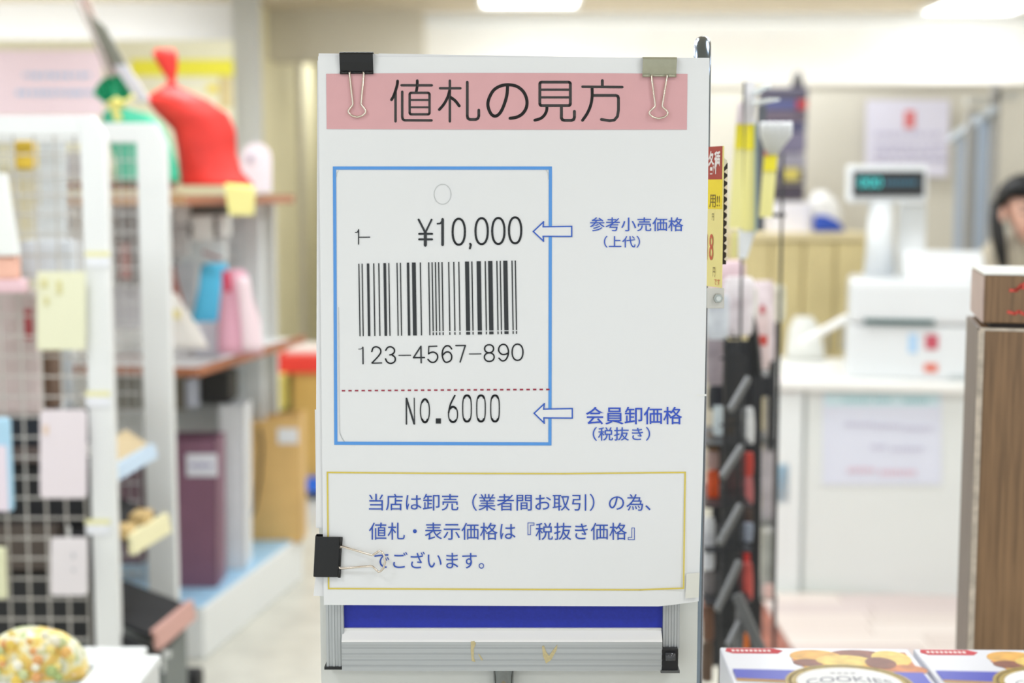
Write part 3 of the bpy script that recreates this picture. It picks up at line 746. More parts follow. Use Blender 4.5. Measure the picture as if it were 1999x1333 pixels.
# blue outlined arrows
M_ar = mat('royal_blue_print', rgb(50, 98, 200), 0.5)
def arrow(pts):
    pen_g = G()
    fill = G().add([SP(x, y, .0008) for x, y in pts], [tuple(range(len(pts)))])
    mk('arrow_fill', fill, M_paper, poster)
    mk('arrow_outline', line_strip(pts+[pts[0]], 2.6, .0010, pen_g), M_ar, poster)
s4 = tf(620, 310, 3.998); s5 = tf(620, 600, 3.998)
arrow(s4((1684,567),(1763,492),(1760,530),(1983,527),(1983,605),(1760,604),(1763,642)))
arrow(s5((1690,824),(1769,750),(1764,792),(1987,788),(1987,862),(1765,860),(1768,900)))
# Japanese captions
M_cap = mat('blue_print', rgb(52, 92, 196), 0.5); M_cap2 = mat('blue_print_strong', rgb(44, 82, 200), 0.5); M_body = mat('blue_print_body', rgb(44, 84, 184), 0.5)
def caption(key, x0, x1, y0, y1, m, nm='caption_lettering', skew=0):
    vs, fs = TXT[key]; g = G()
    g.add([SP(x0+(x1-x0)*u_, y1-(y1-y0)*v_+skew*u_, .0009) for u_, v_ in vs], fs); return mk(nm, g, m, poster)
caption('ref', 1151.5, 1334, 424, 451.5, M_cap); caption('jodai', 1179, 1249.5, 460, 483.5, M_cap)
caption('kaiin', 1143.5, 1331.5, 793.5, 828, M_cap2); caption('zei', 1157, 1269, 833, 860, M_cap)
caption('b1', 720.5, 1270, 962.5, 996, M_body, 'notice_lettering', 1.2); caption('b2', 720.5, 1239, 1019, 1053, M_body, 'notice_lettering', 0.8)
caption('b3', 731, 945, 1076, 1109, M_body, 'notice_lettering', 0.3)
M_yf = mat('mustard_print', rgb(222, 202, 92), 0.5)
mk('yellow_frame', line_strip([(639.5, 921.5), (830, 923), (1100, 924), (1337.5, 922), (1336, 1030), (1334.5, 1148), (1250, 1151), (1000, 1150), (641.5, 1148.5), (639.5, 921.5)], 3.0, 0.0007), M_yf, poster)

# ------------------------------------------------------------------ binder clips
def binder_clip(label, w, hh, m_body, m_wire, loc, rot, hinge, neck, wide, Ls, raise_deg=0, wr=0.00115, name='binder_clip'):
    t = bpy.data.objects.new(name, None); COL.objects.link(t); BASE[t.name] = Vector((0, 0, 0)); tag(t, label, 'clip')
    dd = 0.0075
    # profile (y, z): front plate, spine, back plate with rolled lips
    prof = [(-0.0012, -hh), (-dd*0.55, -hh*0.5), (-dd*0.8, -hh*0.12), (-dd*0.72, -0.0006), (-dd*0.5, 0.0), (dd*0.5, 0.0), (dd*0.72, -0.0006), (dd*0.8, -hh*0.12), (dd*0.55+.001, -hh*0.5), (0.0042, -hh)]
    def strip(pr, nm):
        g = G(); vs = []
        for y, z in pr: vs += [(-w/2, y, z), (w/2, y, z)]
        g.add(vs, [(2*i, 2*i+1, 2*i+3, 2*i+2) for i in range(len(pr)-1)])
        return mk(nm, g, m_body, t, smooth=False, solid=0.0007)
    strip(prof, 'clip_body')
    for (xa, xb) in ((-w/2, -w*hinge-0.001), (w*hinge+0.001, w/2), (-w*hinge*0.8, w*hinge*0.8)):
        r = 0.0017 if abs(xa+xb) > 1e-4 else 0.0012
        mk('rolled_lip', G().tube([(xa, -0.0022, -hh-.0004), (xb, -0.0022, -hh-.0004)], r, 10), m_body, t, smooth=True)
    half = [(hinge, 0.0), (neck, 0.92), (neck+0.01, 0.965), (wide*0.86, 1.08), (wide, 1.14), (wide*0.93, 1.20), (wide*0.62, 1.275), (0.0, 1.32)]
    pts = half[:-1] + [half[-1]] + [(-x, y) for x, y in half[:-1][::-1]]
    ca, sa = math.cos(math.radians(raise_deg)), math.sin(math.radians(raise_deg))
    def hp(x, y, side=-1): d_ = y*w*Ls; return (x*w, side*(0.0022 + d_*sa) if side < 0 else 0.0052+d_*sa, -hh-0.0004 - d_*ca)
    mk('wire_handle', G().tube([hp(*q) for q in [(hinge*0.8, -0.01)] + pts + [(-hinge*0.8, -0.01)]], wr, 8), m_wire, t, smooth=True)
    mk('wire_handle', G().tube([hp(x, y, 1) for x, y in pts], wr, 8), m_wire, t, smooth=True)
    t.location = loc; t.rotation_euler = rot
    return t
M_clip = mat('black_lacquer', rgb(18, 19, 22), 0.38)
M_clip2 = mat('grey_green_metal', rgb(176, 176, 156), 0.35, metal=0.5, noise=0.05, scale=120)
M_wire = mat('bright_wire', rgb(226, 214, 200), 0.25, metal=0.85)
sc_ = YS/FPX*1.0
p = P(696, 102.5, YS-.002); w = 64*sc_
binder_clip('black binder clip at the top left corner of the poster', w, 37.5*sc_*1.0, M_clip, M_wire, (p.x, YS-.001, p.z), (0, 0, 0), 0.22, 0.125, 0.265, 1.0)
p = P(1287.5, 112.5, YS-.002)
binder_clip('dull silver binder clip at the top right corner of the poster', w*1.015, 33.5*sc_, M_clip2, M_wire, (p.x, YS-.001, p.z), (0, math.radians(0.5), 0), 0.235, 0.105, 0.28, 0.95)
p = P(614, 1084, YS-.002)
binder_clip('larger black binder clip gripping the lower left edge of the poster', 82*sc_, 50*sc_, M_clip, M_wire, (p.x+.0005, YS-.0015, p.z), (0, math.radians(-86.5), 0), 0.28, 0.135, 0.26, 0.85, 9, 0.0012)

# ------------------------------------------------------------------ poster stand
def alu(name, st): return mat(name, rgb(188, 192, 194), 0.38, metal=0.55, noise=0.10, scale=40, stretch=st)
M_aluv = alu('aluminium_vertical', (12, 12, 0.05)); M_aluh = alu('aluminium_horizontal', (0.05, 12, 14))
YF = YS + 0.010
stand = thing('poster_stand', 'aluminium poster stand with blue panel and chrome pole under the poster', 'stand', (P(983, 1182, YF).x, YF+.02, 0))
def rail_v(x0, x1, y0, y1):
    g = G(); xa, xb = P(x0, (y0+y1)/2, YF).x, P(x1, (y0+y1)/2, YF).x; z0, z1 = P(x0, y1, YF).z, P(x0, y0, YF).z; n = 6; w_ = (xb-xa)/n
    for i in range(n): g.box(xa+i*w_+.0003, xa+(i+1)*w_-.0003, YF+(0.0008 if i % 2 else 0), YF+.02, z0, z1)
    g.box(xa, xb, YF+.0015, YF+.021, z0, z1)
    return mk('side_rail', g, M_aluv, stand)
rail_v(633, 668, 700, 1303); rail_v(1297, 1330, 700, 1266)
mk('blue_panel', pbox(664, 1300, 700, 1250, YF+.008, 0.003), mat('blue_panel', rgb(34, 50, 172), 0.6, noise=0.08, scale=300), stand)
g = G(); x0, x1 = P(668, 1240, YF).x, P(1292, 1240, YF).x
z = lambda py, Y=YF: P(983, py, Y).z
prof = [(YF+.010, z(1224)), (YF+.0085, z(1228)), (YF+.006, z(1231)), (YF-.004, z(1246)), (YF-.006, z(1250)), (YF-.006, z(1306)), (YF+.010, z(1306))]
mk('cross_rail', G().prism([(x0, y, zz) for y, zz in prof], (x1-x0, 0, 0)), M_aluh, stand)
for i, yy in enumerate((1262, 1273, 1285, 1296)):
    mk('rail_groove', G().box(x0, x1, YF-.0064, YF-.006, z(yy+1.2), z(yy-1.2)), mat('groove_aluminium', rgb(176, 180, 183), 0.4, metal=0.5), stand)
mk('slope_reflection', G().prism([(x0, YF+.0058, z(1232.5)), (x0, YF-.0045, z(1247)), (x0, YF-.0062, z(1249.5)), (x0, YF-.0066, z(1249.5)), (x0, YF-.0050, z(1246)), (x0, YF+.0052, z(1231.5))], (x1-x0, 0, 0)), pm(240, 243, 243, 1.1, rough=0.25), stand)  # pale layer over the sloped face; its reflection is put into the colour
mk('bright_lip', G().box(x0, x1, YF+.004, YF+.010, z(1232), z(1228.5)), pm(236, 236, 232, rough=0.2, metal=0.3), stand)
mk('end_cap', pbox(633, 668, 1302, 1307, YF-.002, 0.025), M_clip, stand)
M_gs = mat('dried_glue', rgb(200, 186, 142), 0.7, noise=0.1, scale=300)
def stain(pts): g = G(); g.prism([P(x, y, YF-.0066) for x, y in pts], (0, -.0003, 0)); mk('glue_stain', g, M_gs, stand)
stain([(919, 1252), (926, 1251), (929, 1256), (925, 1266), (925, 1283), (928, 1292), (921, 1290), (919, 1270)])
stain([(1058, 1261), (1062, 1260), (1066, 1272), (1072, 1280), (1080, 1268), (1088, 1258), (1087, 1268), (1076, 1288), (1066, 1295), (1060, 1280)])
stain([(933, 1276), (936, 1277), (943, 1288), (940, 1289)])
kn = mk('clamp', pbox(1290, 1324, 1266, 1313, YF-.006, 0.02), M_clip, stand, bevel=0.001)
a_, b_ = P(1299, 1282, YF-.008), P(1318, 1282, YF-.008); mk('roller', G().tube([a_, b_], 0.0048, 14), mat('glossy_black', rgb(70, 72, 76), 0.12), kn, smooth=True)
mk('clamp_foot', pbox(1290, 1327, 1309, 1314, YF-.008, 0.022), mat('dark_grey_plastic', rgb(90, 92, 92), 0.4), kn)
M_chr = mat('chrome', rgb(205, 208, 210), 0.08, metal=1.0)
pc = P(983, 1310, YF+.012)
mk('pole', G().tube([(pc.x, YF+.012, 0.02), (pc.x, YF+.012, z(1302))], 21*YS/FPX, 24), M_chr, stand, smooth=True)
mk('base_plate', G().tube([(pc.x, YF+.012, 0.0), (pc.x, YF+.012, 0.012), (pc.x, YF+.012, 0.022)], [0.17, 0.17, 0.03], 32), M_aluv, stand, smooth=False)
mk('backboard', pbox(624, 1363, 690, 1560, YF+.024, 0.004), pm(224, 226, 222), stand)

# ------------------------------------------------------------------ chrome hoop pole and price card beside the poster
M_navy = mat('dark_chrome', rgb(140, 156, 178), 0.2, metal=1.0)  # chrome with its dark bluish reflections put into the base colour
YH = 1.66; r = 17*YH/FPX
hx = P(1371, 120, YH).x; ztop = P(1369, 62, YH).z
t = thing('hoop_frame', 'dark chrome tube hoop rising behind the right edge of the poster', 'rack', (hx, YH, 0))
t.rotation_euler.z = -math.atan2(hx, YH)
arc = [(hx, YH, 0.0), (hx, YH, ztop-0.05-r)] + [(hx, YH+0.045-0.045*math.cos(math.radians(q)), ztop-0.05-r+0.05*math.sin(math.radians(q))) for q in range(15, 91, 15)]
arc += [(hx, YH+.205, ztop-r)] + [(hx, YH+.205+0.045*math.sin(math.radians(q)), ztop-0.05-r+0.05*math.cos(math.radians(q))) for q in range(15, 91, 15)] + [(hx, YH+.25, 0.0)]
mk('tube', G().tube(arc, r, 20), M_navy, t, smooth=True)
for zz in (0.25, 0.65): mk('crossbar', G().tube([(hx, YH, zz), (hx, YH+.25, zz)], r*0.5, 10), M_navy, t, smooth=True)

th = math.radians(69); cd = Vector((math.cos(th), -math.sin(th), 0)); cn = Vector((-math.sin(th), -math.cos(th), 0))   # cn faces the camera side
c0 = P(1409.5, 420, 1.60)
def C(px, py, lift=0.0):
    d = ray(px, py); o = Vector((0, 0, CAMZ)); k = (c0-o).dot(cn)/d.dot(cn); return o + d*k + cn*lift
card = thing('price_card', 'narrow red and yellow price card turned edge-on beside the poster', 'sign', tuple(C(1398, 560)))
def cquad(nm, x0, x1, y0, y1, m, lift, th_=0.0004):
    z0, z1 = C(x1, y1).z, C(x1, y0).z; a, b = C(x0, (y0+y1)/2, lift), C(x1, (y0+y1)/2, lift)
    pts = [(a.x, a.y, z0), (b.x, b.y, z0), (b.x, b.y, z1), (a.x, a.y, z1)]
    return mk(nm, G().prism(pts, tuple(-cn*th_)), m, card)
cquad('card', 1366, 1410, 285, 562, pm(242, 228, 150), 0, 0.0012)
cquad('red_header', 1366, 1410, 285, 350, pm(176, 70, 56), 0.0004)
cquad('yellow_band', 1366, 1410, 350, 408, pm(246, 220, 52), 0.0004)
def ctext(key, x0, x1, y0, y1, m, lift=.0008, chars=None):
    vs, fs = TXT[key]; g = G(); z0, z1 = C(x1, y1).z, C(x1, y0).z; a, b = C(x0, (y0+y1)/2, lift), C(x1, (y0+y1)/2, lift)
    g.add([(a.x+(b.x-a.x)*u_, a.y+(b.y-a.y)*u_, z0+(z1-z0)*v_) for u_, v_ in vs], fs); mk('card_lettering', g, m, card)
ctext('kakushu', 1384, 1407, 293, 340, pm(244, 236, 232)); ctext('bang', 1386, 1406, 380, 405, pm(120, 96, 40)); ctext('en', 1391, 1394.5, 417, 430, pm(80, 70, 40))
ctext('jh', 1380, 1393, 457, 508, pm(206, 96, 70)); ctext('en', 1392.5, 1397, 522, 540, pm(120, 100, 60)); ctext('desu', 1395, 1406, 545, 557, pm(200, 80, 50))
# clear sleeve base with plate and hex nut
pl = mk('holder_plate', pbox(1380, 1414, 562, 602, 1.60, 0.003), pm(214, 212, 204, rough=0.25), card, bevel=0.001)
pn = P(1401.5, 582, 1.598); rn = 9.5*1.6/FPX
mk('nut', G().prism([(pn.x+rn*math.cos(math.radians(60*k)), 1.5945, pn.z+rn*math.sin(math.radians(60*k))) for k in range(6)], (0, .0055, 0)), mat('zinc', rgb(170, 174, 168), 0.3, metal=0.8), pl, bevel=0.0004)
mk('bolt', G().tube([(pn.x, 1.5925, pn.z), (pn.x, 1.600, pn.z)], rn*0.5, 14), mat('zinc_pale', rgb(205, 208, 202), 0.3, metal=0.7), pl)
one('torn_strip', 'black strip with torn white zigzag edge hanging behind the price card', 'strip', pbox(1409, 1419, 318, 516, 1.66, 0.002), pm(44, 34, 32))
g = G(); y = 330; Q = lambda px, py: P(px, py, 1.656)
while y < 514: g.prism([Q(1420, y-1), Q(1414, y+4.5), Q(1413.8, y+6), Q(1420, y+10)], (0, .001, 0)); y += 15.5
mk('white_teeth', g, pm(236, 226, 214), bpy.data.objects['torn_strip'])
one('plastic_curl', 'curled clear plastic tab above the torn strip', 'tab', G().prism([P(1409, 312, 1.65), P(1413, 307, 1.65), P(1421, 315, 1.65), P(1415, 324, 1.65), P(1411, 330, 1.65)], (0, .004, 0)), pm(226, 222, 208, rough=0.2))

# =================================================================== BLACK DISPLAY RACKS (right of the poster)
M_blk = mat('black_rack', rgb(42, 44, 48), 0.45); M_gm = mat('gunmetal_arm', rgb(104, 106, 108), 0.5, metal=0.1)
rack = thing('folding_rack', 'black folding display rack with slanted grey arms right of the poster', 'rack', tuple(P(1430, 1300, 2.55))[:2] + (0,))
def vbar(px, y0, y1, Y, wpx, g=None, dep=0.012, xb=None):
    g = g or G(); a = P(px, y0, Y); zb = 0.0 if y1 is None else P(px, y1, Y).z; w_ = wpx*Y/FPX
    return g.box(a.x-w_/2, a.x+w_/2, Y, Y+dep, zb, a.z)
g = G(); yk = 2.6
# arched rear post: straight down, bent over at the top
pts = [P(1428, 655, 2.80), P(1446, 630, 2.82), P(1460, 618, 2.86), P(1468, 640, 2.9), P(1474, 680, 2.93), P(1478, 730, 2.95), P(1473, 1172, 2.95)]
pts.append(Vector((pts[-1].x, 2.95, 0.0)))
for i in range(len(pts)-1): g.bar(pts[i], pts[i+1], 0.018, 0.02)
mk('arched_post', g, M_blk, rack)
g = G()
for k in range(11): vbar(1418+k*3.9, 670 + (5-k)*4 if k < 6 else 660+k*4, 1290, 2.68, 2.5, g, 0.004)
for i in range(5): g.bar(P(1405, 700+i*130, 2.686), P(1452, 696+i*130, 2.686), 0.005, 0.004)
mk('side_wires', g, M_blk, rack)
mk('back_panel', pbox(1390, 1474, 664, 1300, 3.02, .008), M_blk, rack)
g = G(); vbar(1418, 660, None, 2.7, 6, g, 0.01); mk('front_post', g, M_blk, rack)
for (a, b) in (((1425, 802), (1462, 738)), ((1409, 932), (1448, 872)), ((1404, 1062), (1446, 985)), ((1399, 1192), (1444, 1095)), ((1420, 1262), (1446, 1210))):
    q = G().bar(P(*a, 2.55), P(*b, 2.60), 0.010, 0.014); mk('slanted_arm', q, M_gm, rack, bevel=0.002)
mk('leg', G().bar(P(1438, 1160, 2.6), P(1486, 1272, 2.58), 0.014, 0.018), M_gm, rack)
mk('leg', G().bar(P(1446, 1190, 2.6), Vector((P(1425, 1300, 2.6).x, 2.6, 0.0)), 0.014, 0.018), M_gm, rack)
shelfY = 2.72
for i, yy in enumerate((868, 988, 1075, 1176)):
    a = P(1376, yy, shelfY); b = P(1470, yy, shelfY); mk('basket_floor', G().box(a.x, b.x, shelfY, shelfY+.22, a.z-.004, a.z), M_blk, rack)
def pack(label, px0, px1, y0, y1, Y, col, seed=0, lean=0, group='snack packs in the black racks', slump=0.25, grp=True):
    w_ = px1-px0; rows_ = [(y0, px0+w_*.12+lean, px1-w_*.12+lean), (y0+(y1-y0)*.08, px0+w_*.02+lean, px1-w_*.02+lean), (y0+(y1-y0)*.5, px0, px1), (y0+(y1-y0)*.92, px0+w_*.02, px1-w_*.02), (y1, px0+w_*.1, px1-w_*.1)]
    g = blob(rows_, Y, dk=0.35, n=14, lump=0.05, seed=seed)
    return one('snack_pack', label, 'pack', g, mat('pack_film_%d_%d_%d' % tuple(col), rgb(*col), 0.35, noise=0.28, scale=22), smooth=True, group=group)
pk_ = [('white pointed pack on the upper basket of the rack', 1448, 1472, 795, 868, 2.80, (228, 232, 236)),
       ('red pack below the white pointed pack', 1446, 1471, 882, 930, 2.80, (196, 70, 62)), ('faded pink pack under the red one', 1445, 1470, 930, 986, 2.84, (190, 110, 112)),
       ('pale grey blue pack low in the rack', 1444, 1470, 1020, 1058, 2.80, (150, 160, 178)), ('dark pack above the grey blue pack', 1446, 1470, 992, 1022, 2.84, (80, 66, 62)),
       ('red and pink pack at the bottom basket', 1443, 1470, 1098, 1172, 2.80, (214, 96, 90)), ('small red pack on top of the bottom one', 1446, 1463, 1078, 1102, 2.86, (204, 56, 54)),
       ('grey pouch hung high beside the poster edge', 1380, 1412, 648, 752, 2.80, (158, 148, 156)), ('black pack below the grey pouch', 1382, 1420, 752, 800, 2.82, (40, 42, 50)),
       ('white bottle-shaped pack beside the poster', 1394, 1410, 792, 850, 2.80, (206, 218, 224)), ('brown pack between white and red packs', 1380, 1404, 846, 880, 2.82, (110, 80, 46)),
       ('pinkish grey pack above the orange pack', 1380, 1404, 880, 916, 2.82, (176, 150, 146)), ('orange red pack beside the poster edge', 1380, 1404, 918, 985, 2.80, (222, 90, 44)),
       ('tall white pack low beside the poster', 1372, 1396, 1010, 1112, 2.76, (222, 224, 234)), ('grey pack under the tall white pack', 1372, 1394, 1112, 1180, 2.78, (140, 136, 138)),
       ('brown and tan pack near the cookie boxes', 1370, 1394, 1182, 1250, 2.78, (120, 88, 72)), ('dark tan pack at the very bottom beside the pole', 1368, 1392, 1252, 1330, 2.78, (104, 84, 70)),
       ('dark red pack behind the side wires', 1414, 1436, 905, 980, 2.84, (120, 44, 40)), ('yellow brown pack behind the upper side wires', 1416, 1434, 815, 870, 2.84, (112, 92, 60)),
       ('orange pack on the floor between the rack legs', 1440, 1462, 1236, 1275, 2.8, (228, 120, 44))]
for i, (lb, a, b, y0, y1, Y, cc) in enumerate(pk_): pack(lb, a, b, y0, y1, Y, cc, seed=i)
# second, narrower wire rack behind
r2 = thing('wire_rack', 'narrow black wire rack holding white packs left of the counter', 'rack', tuple(P(1500, 1170, 3.4))[:2] + (0,))
g = G(); vbar(1512, 612, 880, 3.4, 14, g, 0.02); vbar(1514, 880, 1172, 3.4, 5, g, 0.012); mk('post', g, M_blk, r2)
g = G(); vbar(1486, 700, 1172, 3.42, 5, g, 0.012); vbar(1514, 1165, None, 3.4, 5, g); vbar(1486, 1165, None, 3.42, 5, g); mk('post', g, M_blk, r2)
g = G()
for k in range(5): vbar(1491+k*4.5, 775, 1170, 3.4, 1.6, g, 0.003)
mk('front_wires', g, mat('silver_wire', rgb(150, 152, 150), 0.35, metal=0.6), r2)
for i, (y0, y1) in enumerate(((735, 775), (860, 868), (1020, 1028), (1165, 1172))):
    mk('basket_rim', pbox(1484, 1516, y0, y1, 3.41, 0.15), M_blk if i < 2 else MATS['silver_wire'], r2)
for i, (lb, a, b, y0, y1, cc) in enumerate([('white and pink pack in the narrow wire rack', 1486, 1512, 868, 1018, (218, 206, 214)), ('pale pack at the bottom of the narrow wire rack', 1488, 1512, 1040, 1164, (190, 192, 186)),
        ('cream pack under the black basket rim of the narrow rack', 1492, 1508, 778, 860, (196, 186, 180)), ('small pale red pack at the foot of the narrow wire rack', 1490, 1512, 1140, 1168, (226, 190, 184))]):
    pack(lb, a, b, y0, y1, 3.47 if i < 3 else 3.38, cc, seed=30+i)
# bags heaped on top
heap = [('large white and pink snack bag on top of the rack', 1410, 1472, 540, 655, 2.8, (238, 224, 232)), ('white snack bag with pale print beside the poster', 1380, 1424, 575, 662, 2.75, (216, 222, 236)),
        ('pink tinted snack bag behind the large white one', 1384, 1456, 508, 606, 2.98, (240, 206, 216)), ('pale pink pack hung at the right of the heap', 1462, 1514, 548, 705, 3.36, (236, 216, 222)),
        ('cream snack bag at the right end of the heap', 1500, 1534, 556, 628, 3.40, (236, 232, 208)), ('white bag with red dots below the heap', 1466, 1504, 600, 720, 3.1, (230, 210, 210)),
        ('cream crumpled bag on top of the black post', 1436, 1478, 560, 640, 2.95, (236, 230, 224))]
for i, (lb, a, b, y0, y1, Y, cc) in enumerate(heap): pack(lb, a, b, y0, y1, Y, cc, seed=60+i, group='snack bags heaped on the racks')
one('red_tag', 'small red price spot on the hanging pink pack', 'tag', pbox(1482, 1498, 655, 674, 3.05, 0.004), pm(220, 84, 74))
one('red_tag', 'second small red price spot higher on the pink pack', 'tag', pbox(1484, 1494, 596, 612, 3.03, 0.004), pm(214, 110, 118))
# hanging yellow price cards on thin poles
t = thing('card_pole', 'thin dark pole carrying long yellow price cards', 'pole', tuple(P(1453, 640, 2.7))[:2] + (0,))
mk('pole', vbar(1454, 160, None, 2.7, 4.5, None, 0.006), M_blk, t)
def slant(g, x0a, x1a, ya, x0b, x1b, yb, Y, th_=0.003):
    return g.prism([P(x0a, ya, Y), P(x1a, ya, Y), P(x1b, yb, Y), P(x0b, yb, Y)], (0, th_, 0))
def ycard(label, x0a, x1a, ya, x0b, x1b, yb, Y, split):
    t = thing('hanging_price_card', label, 'sign', tuple(P((x0b+x1b)/2, yb, Y)), 'yellow hanging price cards')
    f = (split-ya)/(yb-ya); xs0, xs1 = x0a+(x0b-x0a)*f, x1a+(x1b-x1a)*f
    mk('pale_sheet', slant(G(), x0a, x1a, ya, x0b, x1b, yb, Y), pm(240, 234, 160), t)
    mk('yellow_top', slant(G(), x0a, x1a, ya, xs0, xs1, split, Y-.002, .001), pm(240, 226, 52), t)
    return t
q = ycard('pale yellow slanting price card left of the thin pole', 1437, 1452, 240, 1422, 1449, 445, 2.68, 290)
mk('white_clip', slant(G(), 1440, 1450, 200, 1437, 1452, 242, 2.675), pm(226, 214, 220), q)
q = ycard('upright pale yellow price card right of the thin pole', 1456, 1474, 240, 1448, 1476, 452, 2.69, 292)
mk('white_clip', slant(G(), 1456, 1474, 158, 1455, 1474, 242, 2.685), pm(228, 226, 230), q)
mk('white_foot', slant(G(), 1442, 1476, 448, 1442, 1458, 505, 2.69), pm(228, 232, 236), q)
mk('edge', slant(G(), 1474, 1477.5, 240, 1474, 1477.5, 455, 2.685), pm(150, 176, 180), q)
g = G().bar(P(1470, 182, 2.69), P(1500, 168, 2.62), 0.012, 0.004); g.bar(P(1472, 202, 2.69), P(1512, 194, 2.6), 0.020, 0.004); mk('clip_arm', g, pm(228, 234, 236), q)
q = ycard('small yellow price strip below the slanting card', 1430, 1440, 452, 1427, 1438, 502, 2.7, 453)
q = ycard('yellow price card with white frilled clip, right of the pole', 1492, 1518, 302, 1482, 1508, 424, 2.75, 334)
mk('red_edge', slant(G(), 1493, 1502, 288, 1492, 1500, 304, 2.746), pm(210, 120, 104), q)
g = G()
for k in range(5): g.tube([P(1500+k*3, 300, 2.75), P(1491+k*12, 262, 2.74), P(1489+k*13, 240, 2.73)], [0.005, 0.008, 0.006], 8)
mk('frilled_clip', g, mat('clear_plastic', rgb(226, 228, 230), 0.2), q, smooth=True)
t = thing('card_pole', 'second thin dark pole in front of the pale cabinet', 'pole', tuple(P(1528, 640, 3.0))[:2] + (0,))
mk('pole', vbar(1529, 300, None, 3.0, 4.5, None, 0.006), M_blk, t)
mk('backing_strip', pbox(1478, 1494, 205, 450, 2.95, 0.01), pm(88, 92, 100), t); mk('cross_arm', G().bar(P(1490, 420, 2.955), P(1530, 420, 3.0), 0.008, 0.008), M_blk, t)

# =================================================================== FAR SHELF UNIT (gondola) on the left
M_shelfw = mat('brown_shelf_edge', rgb(170, 108, 76), 0.5, noise=0.12, scale=10, stretch=(1, 8, 8))
M_gond = mat('gondola_white', rgb(234, 236, 236), 0.4)
N = Vector((P(400, 1310, 4.156).x, 4.156, 0)); Fc = Vector((P(593, 1142, 5.07).x, 5.07, 0))
gu = (Fc-N).normalized(); gv = Vector((-gu.y, gu.x, 0)); GL = (Fc-N).length      # gv points into the unit (to the left)
def gb(a0, a1, d0, d1, z0, z1, g=None):
    g = g or G(); c = N + gu*(a0+a1)/2 + gv*(d0+d1)/2; c.z = (z0+z1)/2
    return g.obox(c, gu*(a1-a0)/2, gv*(d1-d0)/2, Vector((0, 0, (z1-z0)/2)))
gon = thing('shelf_unit', 'white shelf unit with brown-edged shelves carrying bags', 'shelf', tuple(N))
mk('base', gb(0, GL, 0, 0.5, 0.0, 0.160), M_gond, gon, bevel=0.004)
mk('blue_deck', gb(0.005, GL-.005, 0.008, 0.5, 0.160, 0.166), pm(164, 208, 238, rough=0.3), gon)
mk('back_panel', gb(0, GL, 0.47, 0.49, 0.16, 1.36), pm(238, 238, 234, 1.1), gon)
mk('middle_shelf', gb(-0.0, GL+.02, 0.0, 0.46, 0.868, 0.876), M_gond, gon)
mk('shelf_edge', gb(-0.01, GL+.03, -0.012, 0.0, 0.862, 0.888), M_shelfw, gon)
mk('shelf_edge', gb(-0.022, -0.01, -0.012, 0.46, 0.862, 0.888), M_shelfw, gon)
mk('top_shelf', gb(-0.0, GL+.02, 0.04, 0.46, 1.365, 1.385), M_shelfw, gon)
mk('shelf_edge', gb(-0.02, GL+.02, 0.02, 0.04, 1.362, 1.390), M_shelfw, gon)
mk('shelf_edge', gb(-0.032, -0.02, 0.02, 0.46, 1.362, 1.395), mat('tan_shelf_edge', rgb(196, 152, 112), 0.5), gon)
mk('upright', gb(GL-.03, GL+.02, 0.135, 0.20, 0.16, 1.36), M_gond, gon)
mk('upright', gb(GL+.02, GL+.05, 0.10, 0.15, 0.16, 1.36), pm(206, 206, 200), gon)
mk('upright', gb(-0.01, 0.04, 0.42, 0.5, 0.16, 1.36), M_gond, gon)
g = G()
for k in range(12): gb(GL-.04, GL-.036, 0.20+k*0.025, 0.204+k*0.025, 0.45, 1.34, g)
for k in range(18): gb(GL-.045, GL-.04, 0.20, 0.48, 0.45+k*.05, 0.454+k*.05, g)
mk('end_wire_grid', g, pm(214, 220, 222), gon)
mk('end_sheet', gb(GL-.03, GL-.024, 0.20, 0.47, 0.30, 1.34), pm(238, 242, 243, 1.1), gon)
# goods between the shelves
def yb_(px, Y=None): return px
def item(nm, label, cat, px0, px1, y0, y1, Y, dep, col, group=None, **kw):
    return one(nm, label, cat, pbox(px0, px1, y0, y1, Y, dep), pm(*col), group, **kw)
items = [('product_box', 'white round-topped pack under the top shelf, nearest the white post', 338, 366, 398, 436, 4.5, .05, (214, 214, 212)),
         ('product_box', 'pale wide box under the top shelf, second from the white post', 375, 412, 420, 470, 4.5, .05, (222, 222, 218)),
         ('product_box', 'pale narrow box beside the yellow price card', 424, 446, 420, 462, 4.5, .05, (208, 208, 204)),
         ('product_box', 'grey flat pack hung under the first pale box', 336, 366, 440, 500, 4.6, .05, (206, 206, 204)),
         ('product_box', 'dark strip pack between the pale boxes', 414, 424, 425, 466, 4.55, .03, (110, 98, 96)),
         ('product_box', 'dark gap pack right of the round-topped pack', 366, 375, 440, 464, 4.55, .03, (128, 124, 120)),
         ('product_box', 'long pale carton hanging above the blue drawstring bag', 345, 440, 466, 512, 4.66, .04, (220, 222, 220)),
         ('product_box', 'pale grey carton left of the blue drawstring bag', 340, 385, 505, 600, 4.7, .04, (206, 206, 208)),
         ('product_box', 'grey translucent box at the foot of the blue bag', 378, 430, 630, 695, 4.5, .10, (202, 204, 212)),
         ('product_box', 'pale grey box behind the white cream pouch', 345, 395, 655, 706, 4.55, .10, (206, 204, 204)),
         ('black_basket', 'black wire basket under the middle shelf', 390, 448, 728, 788, 4.62, .15, (48, 46, 44)),
         ('product_box', 'grey pack left of the black basket under the middle shelf', 336, 362, 730, 800, 4.62, .10, (150, 142, 128)),
         ('product_box', 'white pack with blue edge under the middle shelf', 362, 386, 742, 796, 4.6, .06, (212, 216, 230)),
         ('product_box', 'wide pale carton lying below the black basket', 336, 446, 788, 850, 4.75, .10, (214, 214, 208))]
